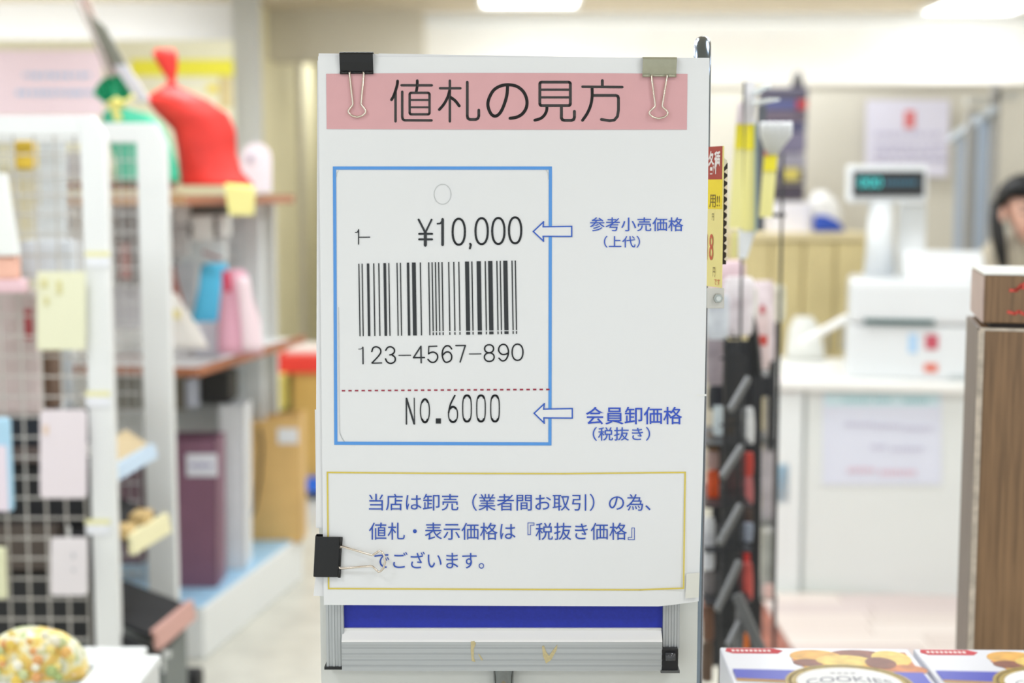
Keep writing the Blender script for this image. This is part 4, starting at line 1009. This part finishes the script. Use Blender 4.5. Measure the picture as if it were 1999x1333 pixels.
for nm, lb, a, b, y0, y1, Y, dp, c in items:
    if min(c) > 190: c = tuple(min(250, q+14) for q in c)
    item(nm, lb, 'basket' if 'basket' in nm else 'box', a, b, y0, y1, Y, dp, c, bevel=0.006)
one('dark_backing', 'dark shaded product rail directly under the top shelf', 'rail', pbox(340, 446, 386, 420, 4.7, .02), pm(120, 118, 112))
q = one('pink_tab', 'small pink and brown tab above the blue drawstring bag', 'tab', G().bar(P(396, 492, 4.5), P(432, 506, 4.5), 0.012, 0.01), pm(156, 120, 120))
# bags on the shelves
b1 = one('drawstring_bag', 'blue drawstring bag on the middle shelf behind the pink one', 'bag', blob([(514, 400, 440), (522, 392, 444), (560, 388, 436), (600, 381, 436), (632, 374, 432)], 4.56, dk=0.4, lump=0.05, seed=3), pm(88, 196, 246, 1.15), smooth=True)
b2 = one('drawstring_bag', 'pink drawstring bag standing at the middle of the brown-edged shelf', 'bag', blob([(526, 446, 474), (536, 437, 484), (580, 430, 492), (630, 424, 504), (690, 424, 512)], 4.42, dk=0.4, lump=0.06, seed=5), pm(238, 180, 200), smooth=True)
mk('pale_side', blob([(540, 462, 486), (590, 466, 496), (640, 470, 508), (686, 472, 514)], 4.37, dk=0.3, lump=0.04, seed=6), pm(246, 222, 228), b2, smooth=True)
mk('red_lining', blob([(528, 434, 446), (545, 433, 450), (570, 438, 450)], 4.38, dk=0.3, lump=0.02), pm(216, 58, 92), b2, smooth=True)
c1 = one('cream_pouch', 'white and cream pouch leaning beside the white post', 'bag', blob([(572, 330, 344), (600, 322, 360), (640, 320, 388), (680, 322, 408)], 4.3, dk=0.3, lump=0.05, seed=8), pm(238, 234, 228), smooth=True)
mk('yellow_print', pbox(334, 352, 604, 622, 4.26, 0.003), pm(236, 222, 160), c1)
one('colourful_pouch', 'dark red and orange pouch behind the cream pouch', 'bag', blob([(520, 330, 340), (560, 330, 350), (600, 334, 362), (622, 340, 366)], 4.5, dk=0.3, seed=9), pm(150, 84, 66), smooth=True)
r_ = one('red_gift_bag', 'large red gift bag with gathered neck on the top shelf', 'bag', blob([(96, 304, 338), (104, 299, 346), (118, 304, 347), (135, 314, 346), (152, 325, 343), (163, 328, 342), (170, 316, 350), (182, 298, 378), (196, 290, 410), (222, 306, 446), (255, 335, 457), (300, 345, 460), (335, 352, 474), (362, 356, 500)], 4.4, dk=0.45, lump=0.045, seed=11), mat('red_fabric', rgb(228, 54, 46, 1.05), 0.5, noise=0.12, scale=12), smooth=True)
mk('neck_tie', G().tube([P(326, 165, 4.36), P(334, 167, 4.34), P(344, 165, 4.36)], 0.006, 8), pm(190, 40, 40), r_, smooth=True)
gr = one('green_gift_bag', 'green gift bag with fanned top and yellow ribbon behind the white frames', 'bag', blob([(206, 214, 236), (212, 214, 250), (222, 202, 290), (240, 200, 312), (280, 214, 334), (320, 225, 346), (356, 225, 352)], 4.3, dk=0.45, lump=0.04, seed=12), mat('green_fabric', rgb(64, 190, 152), 0.5, noise=0.08, scale=12), smooth=True)
g = G(); c_ = P(226, 205, 4.28); fan = []
for k in range(15):
    a_ = math.radians(158 - k*9.5); rr = 0.085 + 0.006*(k % 2); fan.append(c_ + Vector((math.cos(a_)*rr*0.8, (0.012 if k % 2 else -0.012), math.sin(a_)*rr)))
vs = [c_ + Vector((-.012, 0, -.01)), c_ + Vector((.014, 0, -.01))] + fan
g.add(vs, [(0, 1, 9)] + [(0, i, i+1) for i in range(2, 9)] + [(1, i, i+1) for i in range(9, 16)])
mk('fanned_top', g, mat('green_fabric_dark', rgb(48, 168, 124), 0.5), gr, solid=0.003)
g = G().tube([P(215, 205, 4.24), P(226, 196, 4.22), P(240, 206, 4.24)], 0.012, 8); g.bar(P(222, 205, 4.2), P(232, 236, 4.2), 0.022, 0.004); g.bar(P(240, 200, 4.22), P(262, 186, 4.24), 0.02, 0.006)
mk('ribbon', g, pm(232, 222, 130), gr)
# yellow card on the top shelf edge, white round plaque behind
t = thing('shelf_price_card', 'yellow price card folded over the top shelf edge below the red bag', 'sign', tuple(P(470, 420, 4.12)))
mk('card_face', G().prism([P(438, 362, 4.1), P(499, 370, 4.1), P(496, 420, 4.1), P(447, 420, 4.1)], (0, .003, 0)), pm(240, 230, 150), t)
mk('card_fold', G().prism([P(441, 358, 4.16), P(490, 362, 4.16), P(499, 371, 4.1), P(438, 363, 4.1)], (0, .004, 0)), pm(238, 224, 110), t)
t = thing('round_plaque', 'white round-topped plaque standing right of the red bag', 'plaque', tuple(P(500, 378, 4.75)))
mk('plate', G().prism([P(500+30*math.cos(math.radians(a_)), 312-34*math.sin(math.radians(a_)), 4.75) for a_ in range(-10, 191, 20)] + [P(472, 372, 4.75), P(530, 376, 4.75)], (0, .01, 0)), pm(232, 228, 234), t)
mk('dot', pbox(482, 494, 302, 316, 4.745, 0.004), pm(180, 176, 190), t)
# slanted board at the top
t = thing('slanted_board', 'long dark board leaning diagonally above the green gift bag', 'board', tuple(P(285, 205, 4.25)))
def slab(a, b, wpx, Y, off, dep, nm, m):
    a_, b_ = P(*a, Y), P(*b, Y); mk(nm, G().bar(a_+Vector((off, 0, 0)), b_+Vector((off, 0, 0)), wpx*Y/FPX, dep, up=(0, 1, 0)), m, t)
slab((146, -40), (222, 150), 20, 4.3, 0, 0.02, 'brown_face', pm(164, 140, 130)) 
g = G().prism([P(150, 8, 4.27), P(204, 52, 4.27), P(250, 135, 4.27), P(222, 130, 4.27)], (0, .02, 0)); mk('dark_face', g, pm(116, 116, 104), t)
g = G().prism([P(222, 128, 4.265), P(246, 126, 4.265), P(290, 196, 4.265), P(268, 200, 4.265)], (0, .02, 0)); mk('lavender_face', g, pm(200, 198, 206), t)
slab((134, -40), (218, 150), 6, 4.26, 0, 0.02, 'pale_edge', pm(178, 166, 160))

# paper bags on the blue deck
def paper_bag(nm, label, x0, x1, y0, y1, Y, dep, col, seed=0, slope=0):
    t = thing(nm, label, 'bag', tuple(P((x0+x1)/2, y1, Y)))
    a, b = P(x0, y1, Y), P(x1, y1, Y); c, d = P(x0+2, y0+slope, Y), P(x1-2, y0, Y)
    g = G(); th = 0.003
    def wall(p, q, r, s, n): g.prism([p, q, r, s], n)
    Dv = Vector((0, dep, 0))
    wall(a, b, d, c, (0, th, 0)); wall(a+Dv, b+Dv, d+Dv, c+Dv, (0, -th, 0)); wall(a, a+Dv, c+Dv, c, (th, 0, 0)); wall(b, b+Dv, d+Dv, d, (-th, 0, 0)); wall(a, b, b+Dv, a+Dv, (0, 0, th))
    mk('bag_body', g, mat(nm+'_paper', rgb(*col), 0.5, noise=0.05, scale=14), t); return t
t = paper_bag('purple_paper_bag', 'glossy dark purple paper bag with a white label on the blue deck', 322, 424, 858, 1157, 4.36, 0.14, (132, 92, 112))
mk('label_sheet', pbox(364, 424, 886, 930, 4.355, 0.003), pm(226, 226, 234), t)
mk('label_print', G().merge(pbox(372, 384, 905, 913, 4.353, 0.002)).merge(pbox(388, 400, 904, 913, 4.353, 0.002)).merge(pbox(404, 414, 905, 912, 4.353, 0.002)), pm(170, 166, 196), t)
t = paper_bag('white_paper_bag', 'white paper bag standing between the purple and the kraft bag', 424, 478, 792, 1112, 4.58, 0.13, (232, 234, 238))
t = paper_bag('kraft_paper_bag', 'kraft brown paper bag with a white sticker at the far end of the deck', 478, 588, 812, 1060, 4.97, 0.14, (226, 184, 116), slope=12)
mk('white_sticker', pbox(542, 582, 836, 866, 4.966, 0.003), pm(238, 238, 240), t)
mk('handle_cord', G().tube([P(508, 836, 4.96), P(512, 870, 4.955), P(508, 930, 4.955), P(498, 990, 4.955), P(488, 1015, 4.96)], 0.0045, 8), pm(92, 70, 50), t, smooth=True)
# cartons behind, at the foot of the cream wall
item('red_tray', 'red tray lid on top of the tall cardboard carton', 'tray', 536, 640, 696, 728, 6.4, 0.3, (226, 56, 42))
t = thing('cardboard_carton', 'tall brown cardboard carton under the red tray', 'box', tuple(P(598, 932, 6.42)))
mk('carton', pbox(573, 660, 728, 932, 6.42, 0.3), mat('cardboard', rgb(198, 160, 88), 0.7, noise=0.05, scale=8), t)
item('olive_box', 'olive and dark striped box left of the cardboard carton', 'box', 540, 572, 728, 815, 6.5, 0.2, (120, 110, 50))
item('yellow_strip_box', 'yellow green box at the left of the olive box', 'box', 538, 552, 736, 800, 6.25, 0.15, (206, 192, 100))
item('white_pack', 'white crumpled packs on the red tray', 'pack', 556, 630, 676, 696, 6.5, 0.2, (226, 218, 208), bevel=0.02)
t = thing('blue_dolly', 'blue dolly with black wheels under the cardboard carton', 'cart', tuple(P(620, 990, 6.4))[:2] + (0,))
mk('platform', pbox(590, 690, 934, 960, 6.38, 0.4), pm(40, 106, 220), t)
zz = P(600, 960, 6.38).z
for xx in (600, 680):
    pq = P(xx, 975, 6.45); mk('wheel', G().tube([(pq.x-.02, 6.45, zz*0.5), (pq.x+.02, 6.45, zz*0.5)], zz*0.5, 14), pm(30, 30, 32), t)

# =================================================================== COLUMN, HEADER AND BANNERS behind the left shelves
one('white_column', 'white square column rising beside the cream wall', 'column', G().box(P(456, 200, 7.9).x, P(503, 200, 7.9).x, 7.9, 8.05, 0, 2.49), pm(222, 224, 224))
t = thing('header_panel', 'pale yellow shelf header with a bright yellow band behind the gift bags', 'sign', tuple(P(230, 260, 7.4)))
mk('panel', pbox(-700, 456, 78, 330, 7.42, 0.03), pm(248, 244, 214), t)
mk('yellow_band', pbox(256, 456, 116, 148, 7.41, 0.006), pm(252, 240, 70), t)
mk('yellow_patch', pbox(405, 424, 166, 180, 7.41, 0.006), pm(250, 226, 60), t)
mk('tan_patch', pbox(428, 452, 150, 210, 7.41, 0.006), pm(224, 204, 150), t)
mk('white_lettering_band', G().merge(pbox(262, 300, 156, 168, 7.41, .004)).merge(pbox(345, 398, 154, 166, 7.41, .004)), pm(250, 246, 226), t)
one('back_wall_shelf', 'pale shelving carcass below the yellow header', 'shelf', pbox(-700, 456, 330, 900, 7.5, 0.3), pm(222, 212, 178))
t = thing('pink_banner', 'pink banner with two rows of light blue lettering at the upper left', 'banner', tuple(P(90, 226, 6.9)))
mk('banner_sheet', pbox(-300, 200, 98, 226, 6.9, 0.006), pm(248, 224, 232), t)
g = G(); q = random.Random(4)
for y_, x_, xe in ((148, 46, 178), (182, 32, 200)):
    while x_ < xe:
        w_ = q.uniform(5, 9); pbox(x_, x_+w_, y_-5, y_+q.uniform(1, 5), 6.895, 0.003, g); x_ += w_+q.uniform(3, 7)
mk('banner_lettering', g, pm(168, 208, 240), t, stuff=True)

# =================================================================== NEAR WHITE MESH FRAMES on the left
Y1, Y2 = 3.36, 3.88
def wires(px_list, py_list, x0, x1, y0, y1, Y, r, g=None):
    g = g or G()
    for px in px_list: a, b = P(px, y0, Y), P(px, y1, Y); x = P(px, 700, Y).x; g.box(x-r, x+r, Y, Y+2*r, b.z, a.z)
    for py in py_list:
        z = P(100, py, Y).z; a, b = P(x0, py, Y), P(x1, py, Y); g.box(a.x, b.x, Y-2*r, Y, z-r, z+r)
    return g
f1 = thing('mesh_frame', 'white framed mesh panel at the left edge, nearest to the camera', 'frame', tuple(P(100, 1300, Y1))[:2] + (0,))
def col_x(px, Y): return P(px, 700, Y).x
xa, xb = col_x(170, Y1), col_x(222, Y1)
ztop = P(190, 226, Y1).z; ch = 0.045
g = G().prism([(xa, Y1, 0.03), (xb, Y1, 0.03), (xb, Y1, ztop-ch), (xb-ch*.6, Y1, ztop), (xa, Y1, ztop)], (0, 0.035, 0))
xa, xb = col_x(169, Y1), col_x(216, Y1)
g = G().prism([(xa, Y1, 0.03), (xb, Y1, 0.03), (xb, Y1, ztop-ch), (xb-ch*.6, Y1, ztop), (xa, Y1, ztop)], (0, 0.035, 0))
mk('post', g, M_gond, f1, bevel=0.002)
mk('top_rail', G().box(-1.62, xa, Y1, Y1+.035, P(90, 264, Y1).z, ztop), M_gond, f1, bevel=0.002)
mk('post', G().box(-1.66, -1.62, Y1, Y1+.035, 0.03, ztop), M_gond, f1, bevel=0.002)
for xx in (xa, -1.66): mk('foot', G().box(xx, xx+.05, Y1-.12, Y1+.16, 0, 0.03), M_gond, f1)
mk('wire_grid', wires([x for x in range(-310, 168, 39)], [262+39.4*i for i in range(0, 28)], -330, 170, 262, 1330, Y1+.01, 0.0021), pm(194, 190, 184), f1)
for i, yy in enumerate((497, 770, 1020)):
    mk('yellow_tape', pbox(166, 214, yy-6, yy+4, Y1-.004, .003), pm(234, 230, 178), f1); mk('white_label', pbox(168, 213, yy+4, yy+24, Y1-.004, .003), pm(236, 238, 244), f1)
f2 = thing('mesh_frame', 'second white framed mesh panel, just behind the nearest one', 'frame', tuple(P(280, 1300, Y2))[:2] + (0,))
xa, xb = col_x(277, Y2), col_x(333, Y2); ztop = P(300, 240, Y2).z; ch = 0.055
g = G().prism([(xa, Y2, 0.03), (xb, Y2, 0.03), (xb, Y2, ztop-ch), (xb-ch*.5, Y2, ztop), (xa, Y2, ztop)], (0, 0.04, 0))
mk('post', g, M_gond, f2, bevel=0.002)
mk('top_rail', G().box(-1.6, xa, Y2, Y2+.04, P(240, 278, Y2).z, ztop), M_gond, f2, bevel=0.002)
mk('post', G().box(-1.64, -1.6, Y2, Y2+.04, 0.03, ztop), M_gond, f2)
for xx in (xa, -1.64): mk('foot', G().box(xx, xx+.06, Y2-.1, Y2+.16, 0, 0.03), M_gond, f2)
mk('wire_grid', wires([x for x in range(-150, 277, 18)], [278+35*i for i in range(0, 27)], -170, 277, 278, 1250, Y2+.012, 0.0018), pm(206, 206, 204), f2)
# sloped trays between the frames, goods rails on their aisle side
def tray(label, z, xn, xf, xl, yn, yf, railh, c_rail, c_deck=(22, 23, 27), tilt=0.0, cat='tray'):
    if yn < 3.415: xn, yn = xn+(xf-xn)*(3.415-yn)/(yf-yn), 3.415
    t = thing('display_tray', label, cat, (xn-.1, (yn+yf)/2, z-.02))
    g = G().hexa([(xl, yn, z-.012+tilt), (xn, yn, z-.012), (xf, yf, z-.012), (xl, yf, z-.012+tilt), (xl, yn, z+tilt), (xn, yn, z), (xf, yf, z), (xl, yf, z+tilt)])
    mk('deck', g, pm(*c_deck, rough=0.75), t)
    g = G().hexa([(xn, yn, z-railh*.7), (xn+.012, yn, z-railh*.7), (xf+.012, yf, z-railh*.7), (xf, yf, z-railh*.7), (xn-.01, yn, z+railh*.3), (xn+.004, yn, z+railh*.3), (xf+.004, yf, z+railh*.3), (xf-.01, yf, z+railh*.3)])
    mk('price_rail', g, pm(*c_rail), t)
    return t
def railpt(px, py, z): q = Pz(px, py, z); return q
za = 0.31; n_, f_ = Pz(292, 1250, za), Pz(374, 1182, za)
t = tray('big black sloping tray with a pinkish brown rail, low between the frames', za, n_.x, f_.x, -1.03, n_.y, f_.y, 0.05, (206, 160, 150), tilt=0.07)
mk('dark_side', G().prism([(n_.x+.002, n_.y, za-.13), (n_.x-.02, n_.y, za-.01), (-1.03, n_.y, za+.05), (-1.03, n_.y, za-.2), (n_.x-.03, n_.y, za-.2)], (0, .01, 0)), pm(26, 27, 32), t)
t = thing('grey_carton', 'dark grey carton with white print under the black tray', 'box', (n_.x-.04, n_.y+.1, 0))
mk('carton', G().box(n_.x-.22, n_.x+.02, n_.y+.06, n_.y+.30, 0.02, za-.06), pm(116, 122, 120), t)
zq = za-.10
mk('white_print', G().merge(pbox(318, 333, 1270, 1283, n_.y+.05, .003)).merge(pbox(316, 322, 1286, 1312, n_.y+.05, .003)), pm(222, 224, 222), t)
t = thing('castor', 'black castor wheel on the floor at the foot of the shelf unit', 'wheel', tuple(Pz(372, 1326, 0.0)))
q = Pz(372, 1330, 0.03); mk('wheel', G().tube([(q.x-.03, q.y, 0.035), (q.x+.03, q.y, 0.035)], 0.035, 16), pm(34, 34, 36), t)
zb2 = 0.55; n_, f_ = Pz(232, 1068, zb2), Pz(326, 1012, zb2)
t = tray('black tray with pale yellow price rail in the middle between the frames', zb2, n_.x, f_.x, -1.03, n_.y, f_.y, 0.05, (234, 228, 186), tilt=0.06)
for k in range(2):
    c_ = (n_*(0.7-k*.35)+f_*(0.3+k*.35)); mk('tan_pack', G().box(c_.x-.05, c_.x-.005, c_.y-.03, c_.y+.05, zb2, zb2+.03+.01*k), pm(206, 176, 120), t, bevel=0.005)
zc2 = 0.72; n_, f_ = Pz(222, 918, zc2), Pz(299, 874, zc2)
t = tray('beige tray with light blue rail, upper one between the frames', zc2, n_.x, f_.x, -1.03, n_.y, f_.y, 0.036, (196, 216, 236), c_deck=(206, 186, 148), tilt=0.05)
# dark goods behind the mesh of the near frame
dk = [('dark navy box stack behind the mesh, upper one', -200, 166, 812, 872, 3.62, (34, 42, 54)), ('brownish grey box behind the mesh under the navy stack', -200, 100, 874, 906, 3.6, (104, 92, 90)),
      ('black box low behind the mesh', -200, 166, 908, 1026, 3.64, (26, 27, 32)), ('brown carton row behind the mesh at mid height', -200, 110, 1028, 1116, 3.6, (92, 82, 76)),
      ('dark grey carton behind the small white price card', 112, 188, 1030, 1118, 3.66, (60, 60, 64)), ('black carton row just above the flower bag', -200, 186, 1122, 1300, 3.62, (44, 45, 48)),
      ('black carton beside the large pink price card', 168, 190, 910, 1026, 3.62, (30, 31, 36))]
for lb, a, b, y0, y1, Y, c in dk: item('dark_carton', lb, 'box', a, b, y0, y1-2, Y, 0.14, c, bevel=0.004)
item('brown_box', 'brown and black box behind the mesh under the yellow price card', 'box', 76, 100, 686, 800, 3.66, .1, (110, 86, 70))
item('blue_grey_post', 'blue grey post seen through the mesh under the yellow price card', 'post', 100, 130, 262, 812, 4.0, .04, (206, 212, 218))
item('white_post', 'broad white post seen through the mesh left of the dark grid', 'post', 78, 122, 262, 470, 3.98, .03, (226, 230, 232))
item('brown_goods', 'brownish grey goods behind the second mesh, below the yellow price card', 'box', 130, 166, 690, 800, 4.5, .1, (170, 160, 152))
item('grey_goods', 'grey and olive goods seen through the upper mesh', 'box', 126, 168, 392, 508, 4.5, .1, (140, 130, 108))
item('grey_goods', 'dim grey pouch at the top of the upper mesh', 'box', 126, 168, 296, 352, 4.5, .1, (170, 166, 168))
item('brown_shelf_piece', 'short brown shelf piece seen through both meshes', 'shelf', 100, 330, 356, 370, 4.45, .1, (128, 70, 48))
item('grey_goods', 'pale grey goods seen between the two posts', 'box', 218, 276, 560, 640, 4.5, .1, (200, 198, 202))
item('grey_goods', 'grey goods between the two posts under the brown shelf', 'box', 218, 276, 392, 556, 4.7, .1, (176, 172, 170))
item('red_figure_pack', 'thin red and cream pack between the two posts', 'pack', 234, 246, 476, 545, 4.4, .05, (184, 120, 112))
item('brown_shelf_piece', 'reddish brown shelf edge low between the two posts', 'shelf', 130, 276, 700, 720, 4.45, .1, (158, 104, 82))
item('grey_goods', 'grey olive goods between the posts above the beige tray', 'box', 218, 276, 735, 800, 4.6, .1, (150, 146, 130))
item('purple_box', 'dark purple box between the posts under the light blue rail', 'box', 222, 277, 920, 1100, 4.4, .1, (104, 62, 80))
item('grey_case', 'pale translucent case hung inside the upper mesh', 'case', 40, 140, 470, 545, 3.41, .08, (216, 220, 226))
# hanging goods and price cards in front of the mesh
item('gold_pack', 'golden yellow pack hung at the top of the near mesh', 'pack', 24, 68, 274, 330, 3.41, .03, (224, 188, 62), bevel=0.01)
one('white_case', 'white slanted case leaning at the left edge of the photo', 'case', G().prism([P(-40, 330, 3.3), P(6, 340, 3.3), P(32, 498, 3.3), P(-40, 500, 3.3)], (0, .03, 0)), pm(240, 242, 240))
item('orange_pack', 'orange and pink pack at the left edge below the white case', 'pack', -30, 34, 500, 545, 3.31, .03, (244, 190, 170), bevel=0.006)
item('pink_pack', 'pink patterned pack under the orange one at the left edge', 'pack', -30, 50, 545, 572, 3.31, .03, (236, 200, 208), bevel=0.006)
item('beige_fabric_pack', 'large pinkish beige fabric pack hung behind the mesh', 'pack', -30, 76, 566, 812, 3.5, .03, (206, 190, 188), bevel=0.02)
item('red_tag', 'small dark red tag on the pinkish beige fabric pack', 'tag', 48, 62, 604, 664, 3.47, .004, (176, 66, 72))
q = item('blue_pack', 'light blue and white pack at the left edge, beside the pink card', 'pack', -30, 22, 816, 1000, 3.31, .02, (176, 216, 240), bevel=0.01)
mk('pink_print', pbox(-30, 14, 870, 998, 3.305, .004), pm(238, 226, 238), q)
item('green_edge_pack', 'pale green pack at the left edge above the flower bag', 'pack', -30, 10, 1070, 1170, 3.31, .02, (232, 232, 196), bevel=0.006)
def rcard(label, x0, x1, y0, y1, Y, r, c, marks, mc):
    t = thing('price_card', label, 'sign', tuple(P((x0+x1)/2, y1, Y)))
    mk('card', G().prism([P(x, y, Y) for x, y in rbox(x0, y0, x1, y1, r)], (0, .004, 0)), pm(*c), t)
    g = G()
    for m_ in marks: pbox(m_[0], m_[1], m_[2], m_[3], Y-.003, .002, g)
    mk('faint_print', g, pm(*mc), t)
    mk('hook', G().box(P((x0+x1)/2-2, y0, Y).x, P((x0+x1)/2+2, y0, Y).x, Y+.002, Y+.004, P(x0, y0+4, Y).z, P(x0, y0-22, Y).z), pm(220, 220, 220), t)
    return t
rcard('pale yellow price card hung on the near mesh', 72, 166, 530, 683, 3.33, 3, (236, 236, 206), [(80, 92, 545, 562), (110, 120, 548, 574), (86, 94, 580, 596)], (220, 214, 158))
rcard('large pale pink price card hung on the near mesh', 78, 169, 800, 972, 3.33, 9, (236, 226, 232), [(84, 94, 830, 848)], (232, 208, 190))
rcard('small white price card hung low on the near mesh', 99, 170, 1050, 1162, 3.33, 7, (234, 228, 232), [(140, 146, 1080, 1090), (140, 146, 1110, 1116)], (200, 200, 206))

# =================================================================== NEAR TABLE with flower bag and white boxes
tz = 0.50
tb = thing('low_table', 'low white table at the lower left corner', 'table', (-1.0, 2.35, 0))
mk('tabletop', G().box(-1.5, P(312, 1300, 2.45).x-.06, 2.0, 2.58, tz-.03, tz), M_gond, tb, bevel=0.003)
for xx in (-1.47, -0.80):
    for yy in (2.03, 2.5): mk('leg', G().box(xx, xx+.03, yy, yy+.03, 0, tz-.03), M_gond, tb)
M_wb = pm(224, 227, 228, rough=0.45)
def wbox(label, px0, px1, pyt, Yb, dep, h):
    zt = P((px0+px1)/2, pyt, Yb).z; x0, x1 = P(px0, pyt, Yb).x, P(px1, pyt, Yb).x
    t = thing('white_box', label, 'box', ((x0+x1)/2, Yb-dep/2, tz))
    mk('carton', G().box(x0, x1, Yb-dep, Yb, tz, zt-.006), M_wb, t, bevel=0.004)
    mk('lid', G().box(x0-.003, x1+.003, Yb-dep-.003, Yb+.003, zt-.02, zt), M_wb, t, bevel=0.004)
wbox('white box behind the others, under the mesh frame post', 150, 285, 1262, 2.56, 0.10, .1)
wbox('white box at the right end of the low table', 205, 311, 1278, 2.44, 0.2, .1)
wbox('white box under the flower bag', -120, 160, 1275, 2.44, 0.3, .1)
M_flw = mat('flower_film', rgb(238, 236, 214), 0.3)
nt = M_flw.node_tree; tc = nt.nodes.new('ShaderNodeTexCoord'); nz = nt.nodes.new('ShaderNodeTexNoise'); nz.inputs['Scale'].default_value = 32; nz.inputs['Detail'].default_value = 3
rp = nt.nodes.new('ShaderNodeValToRGB'); el = rp.color_ramp.elements
el[0].position = 0.30; el[0].color = rgb(150, 182, 100); el[1].position = 0.66; el[1].color = rgb(240, 196, 110)
for p_, c_ in ((0.40, (206, 214, 160)), (0.46, (246, 244, 226)), (0.52, (244, 232, 170)), (0.59, (240, 212, 110)), (0.72, (244, 240, 224))):
    e_ = el.new(p_); e_.color = rgb(*c_)
nt.links.new(tc.outputs['Object'], nz.inputs['Vector']); nt.links.new(nz.outputs['Fac'], rp.inputs[0]); nt.links.new(rp.outputs[0], nt.nodes['Principled BSDF'].inputs['Base Color'])
fb = one('flower_bag', 'clear bag of yellow, orange and green flowers at the lower left corner', 'bag', blob([(1226, 30, 88), (1236, 5, 125), (1252, -15, 150), (1275, -30, 168), (1320, -45, 176)], 2.34, dk=0.5, lump=0.03, seed=21, n=30), M_flw, smooth=True)
fr = random.Random(9); ctr = P(60, 1300, 2.34)
cols = [(240, 206, 96), (238, 188, 110), (178, 196, 128), (206, 214, 160), (244, 224, 140), (244, 240, 220), (232, 170, 110)]
for i in range(30):
    px, py = fr.uniform(-10, 150), fr.uniform(1236, 1330)
    if (px-55)**2/110**2 + (py-1330)**2/104**2 > 0.93: continue
    k_ = ((px-62)/110)**2 + ((py-1330)/106)**2
    Yq = 2.34 - 0.055*math.sqrt(max(0, 1-k_)) - 0.004
    q = P(px, py, Yq); rr = fr.uniform(0.006, 0.011)
    mk('flower' if i % 3 else 'leaf', G().sphere(q, rr, rr*.5, rr, 7, 5), pm(*fr.choice(cols)), fb, smooth=True)
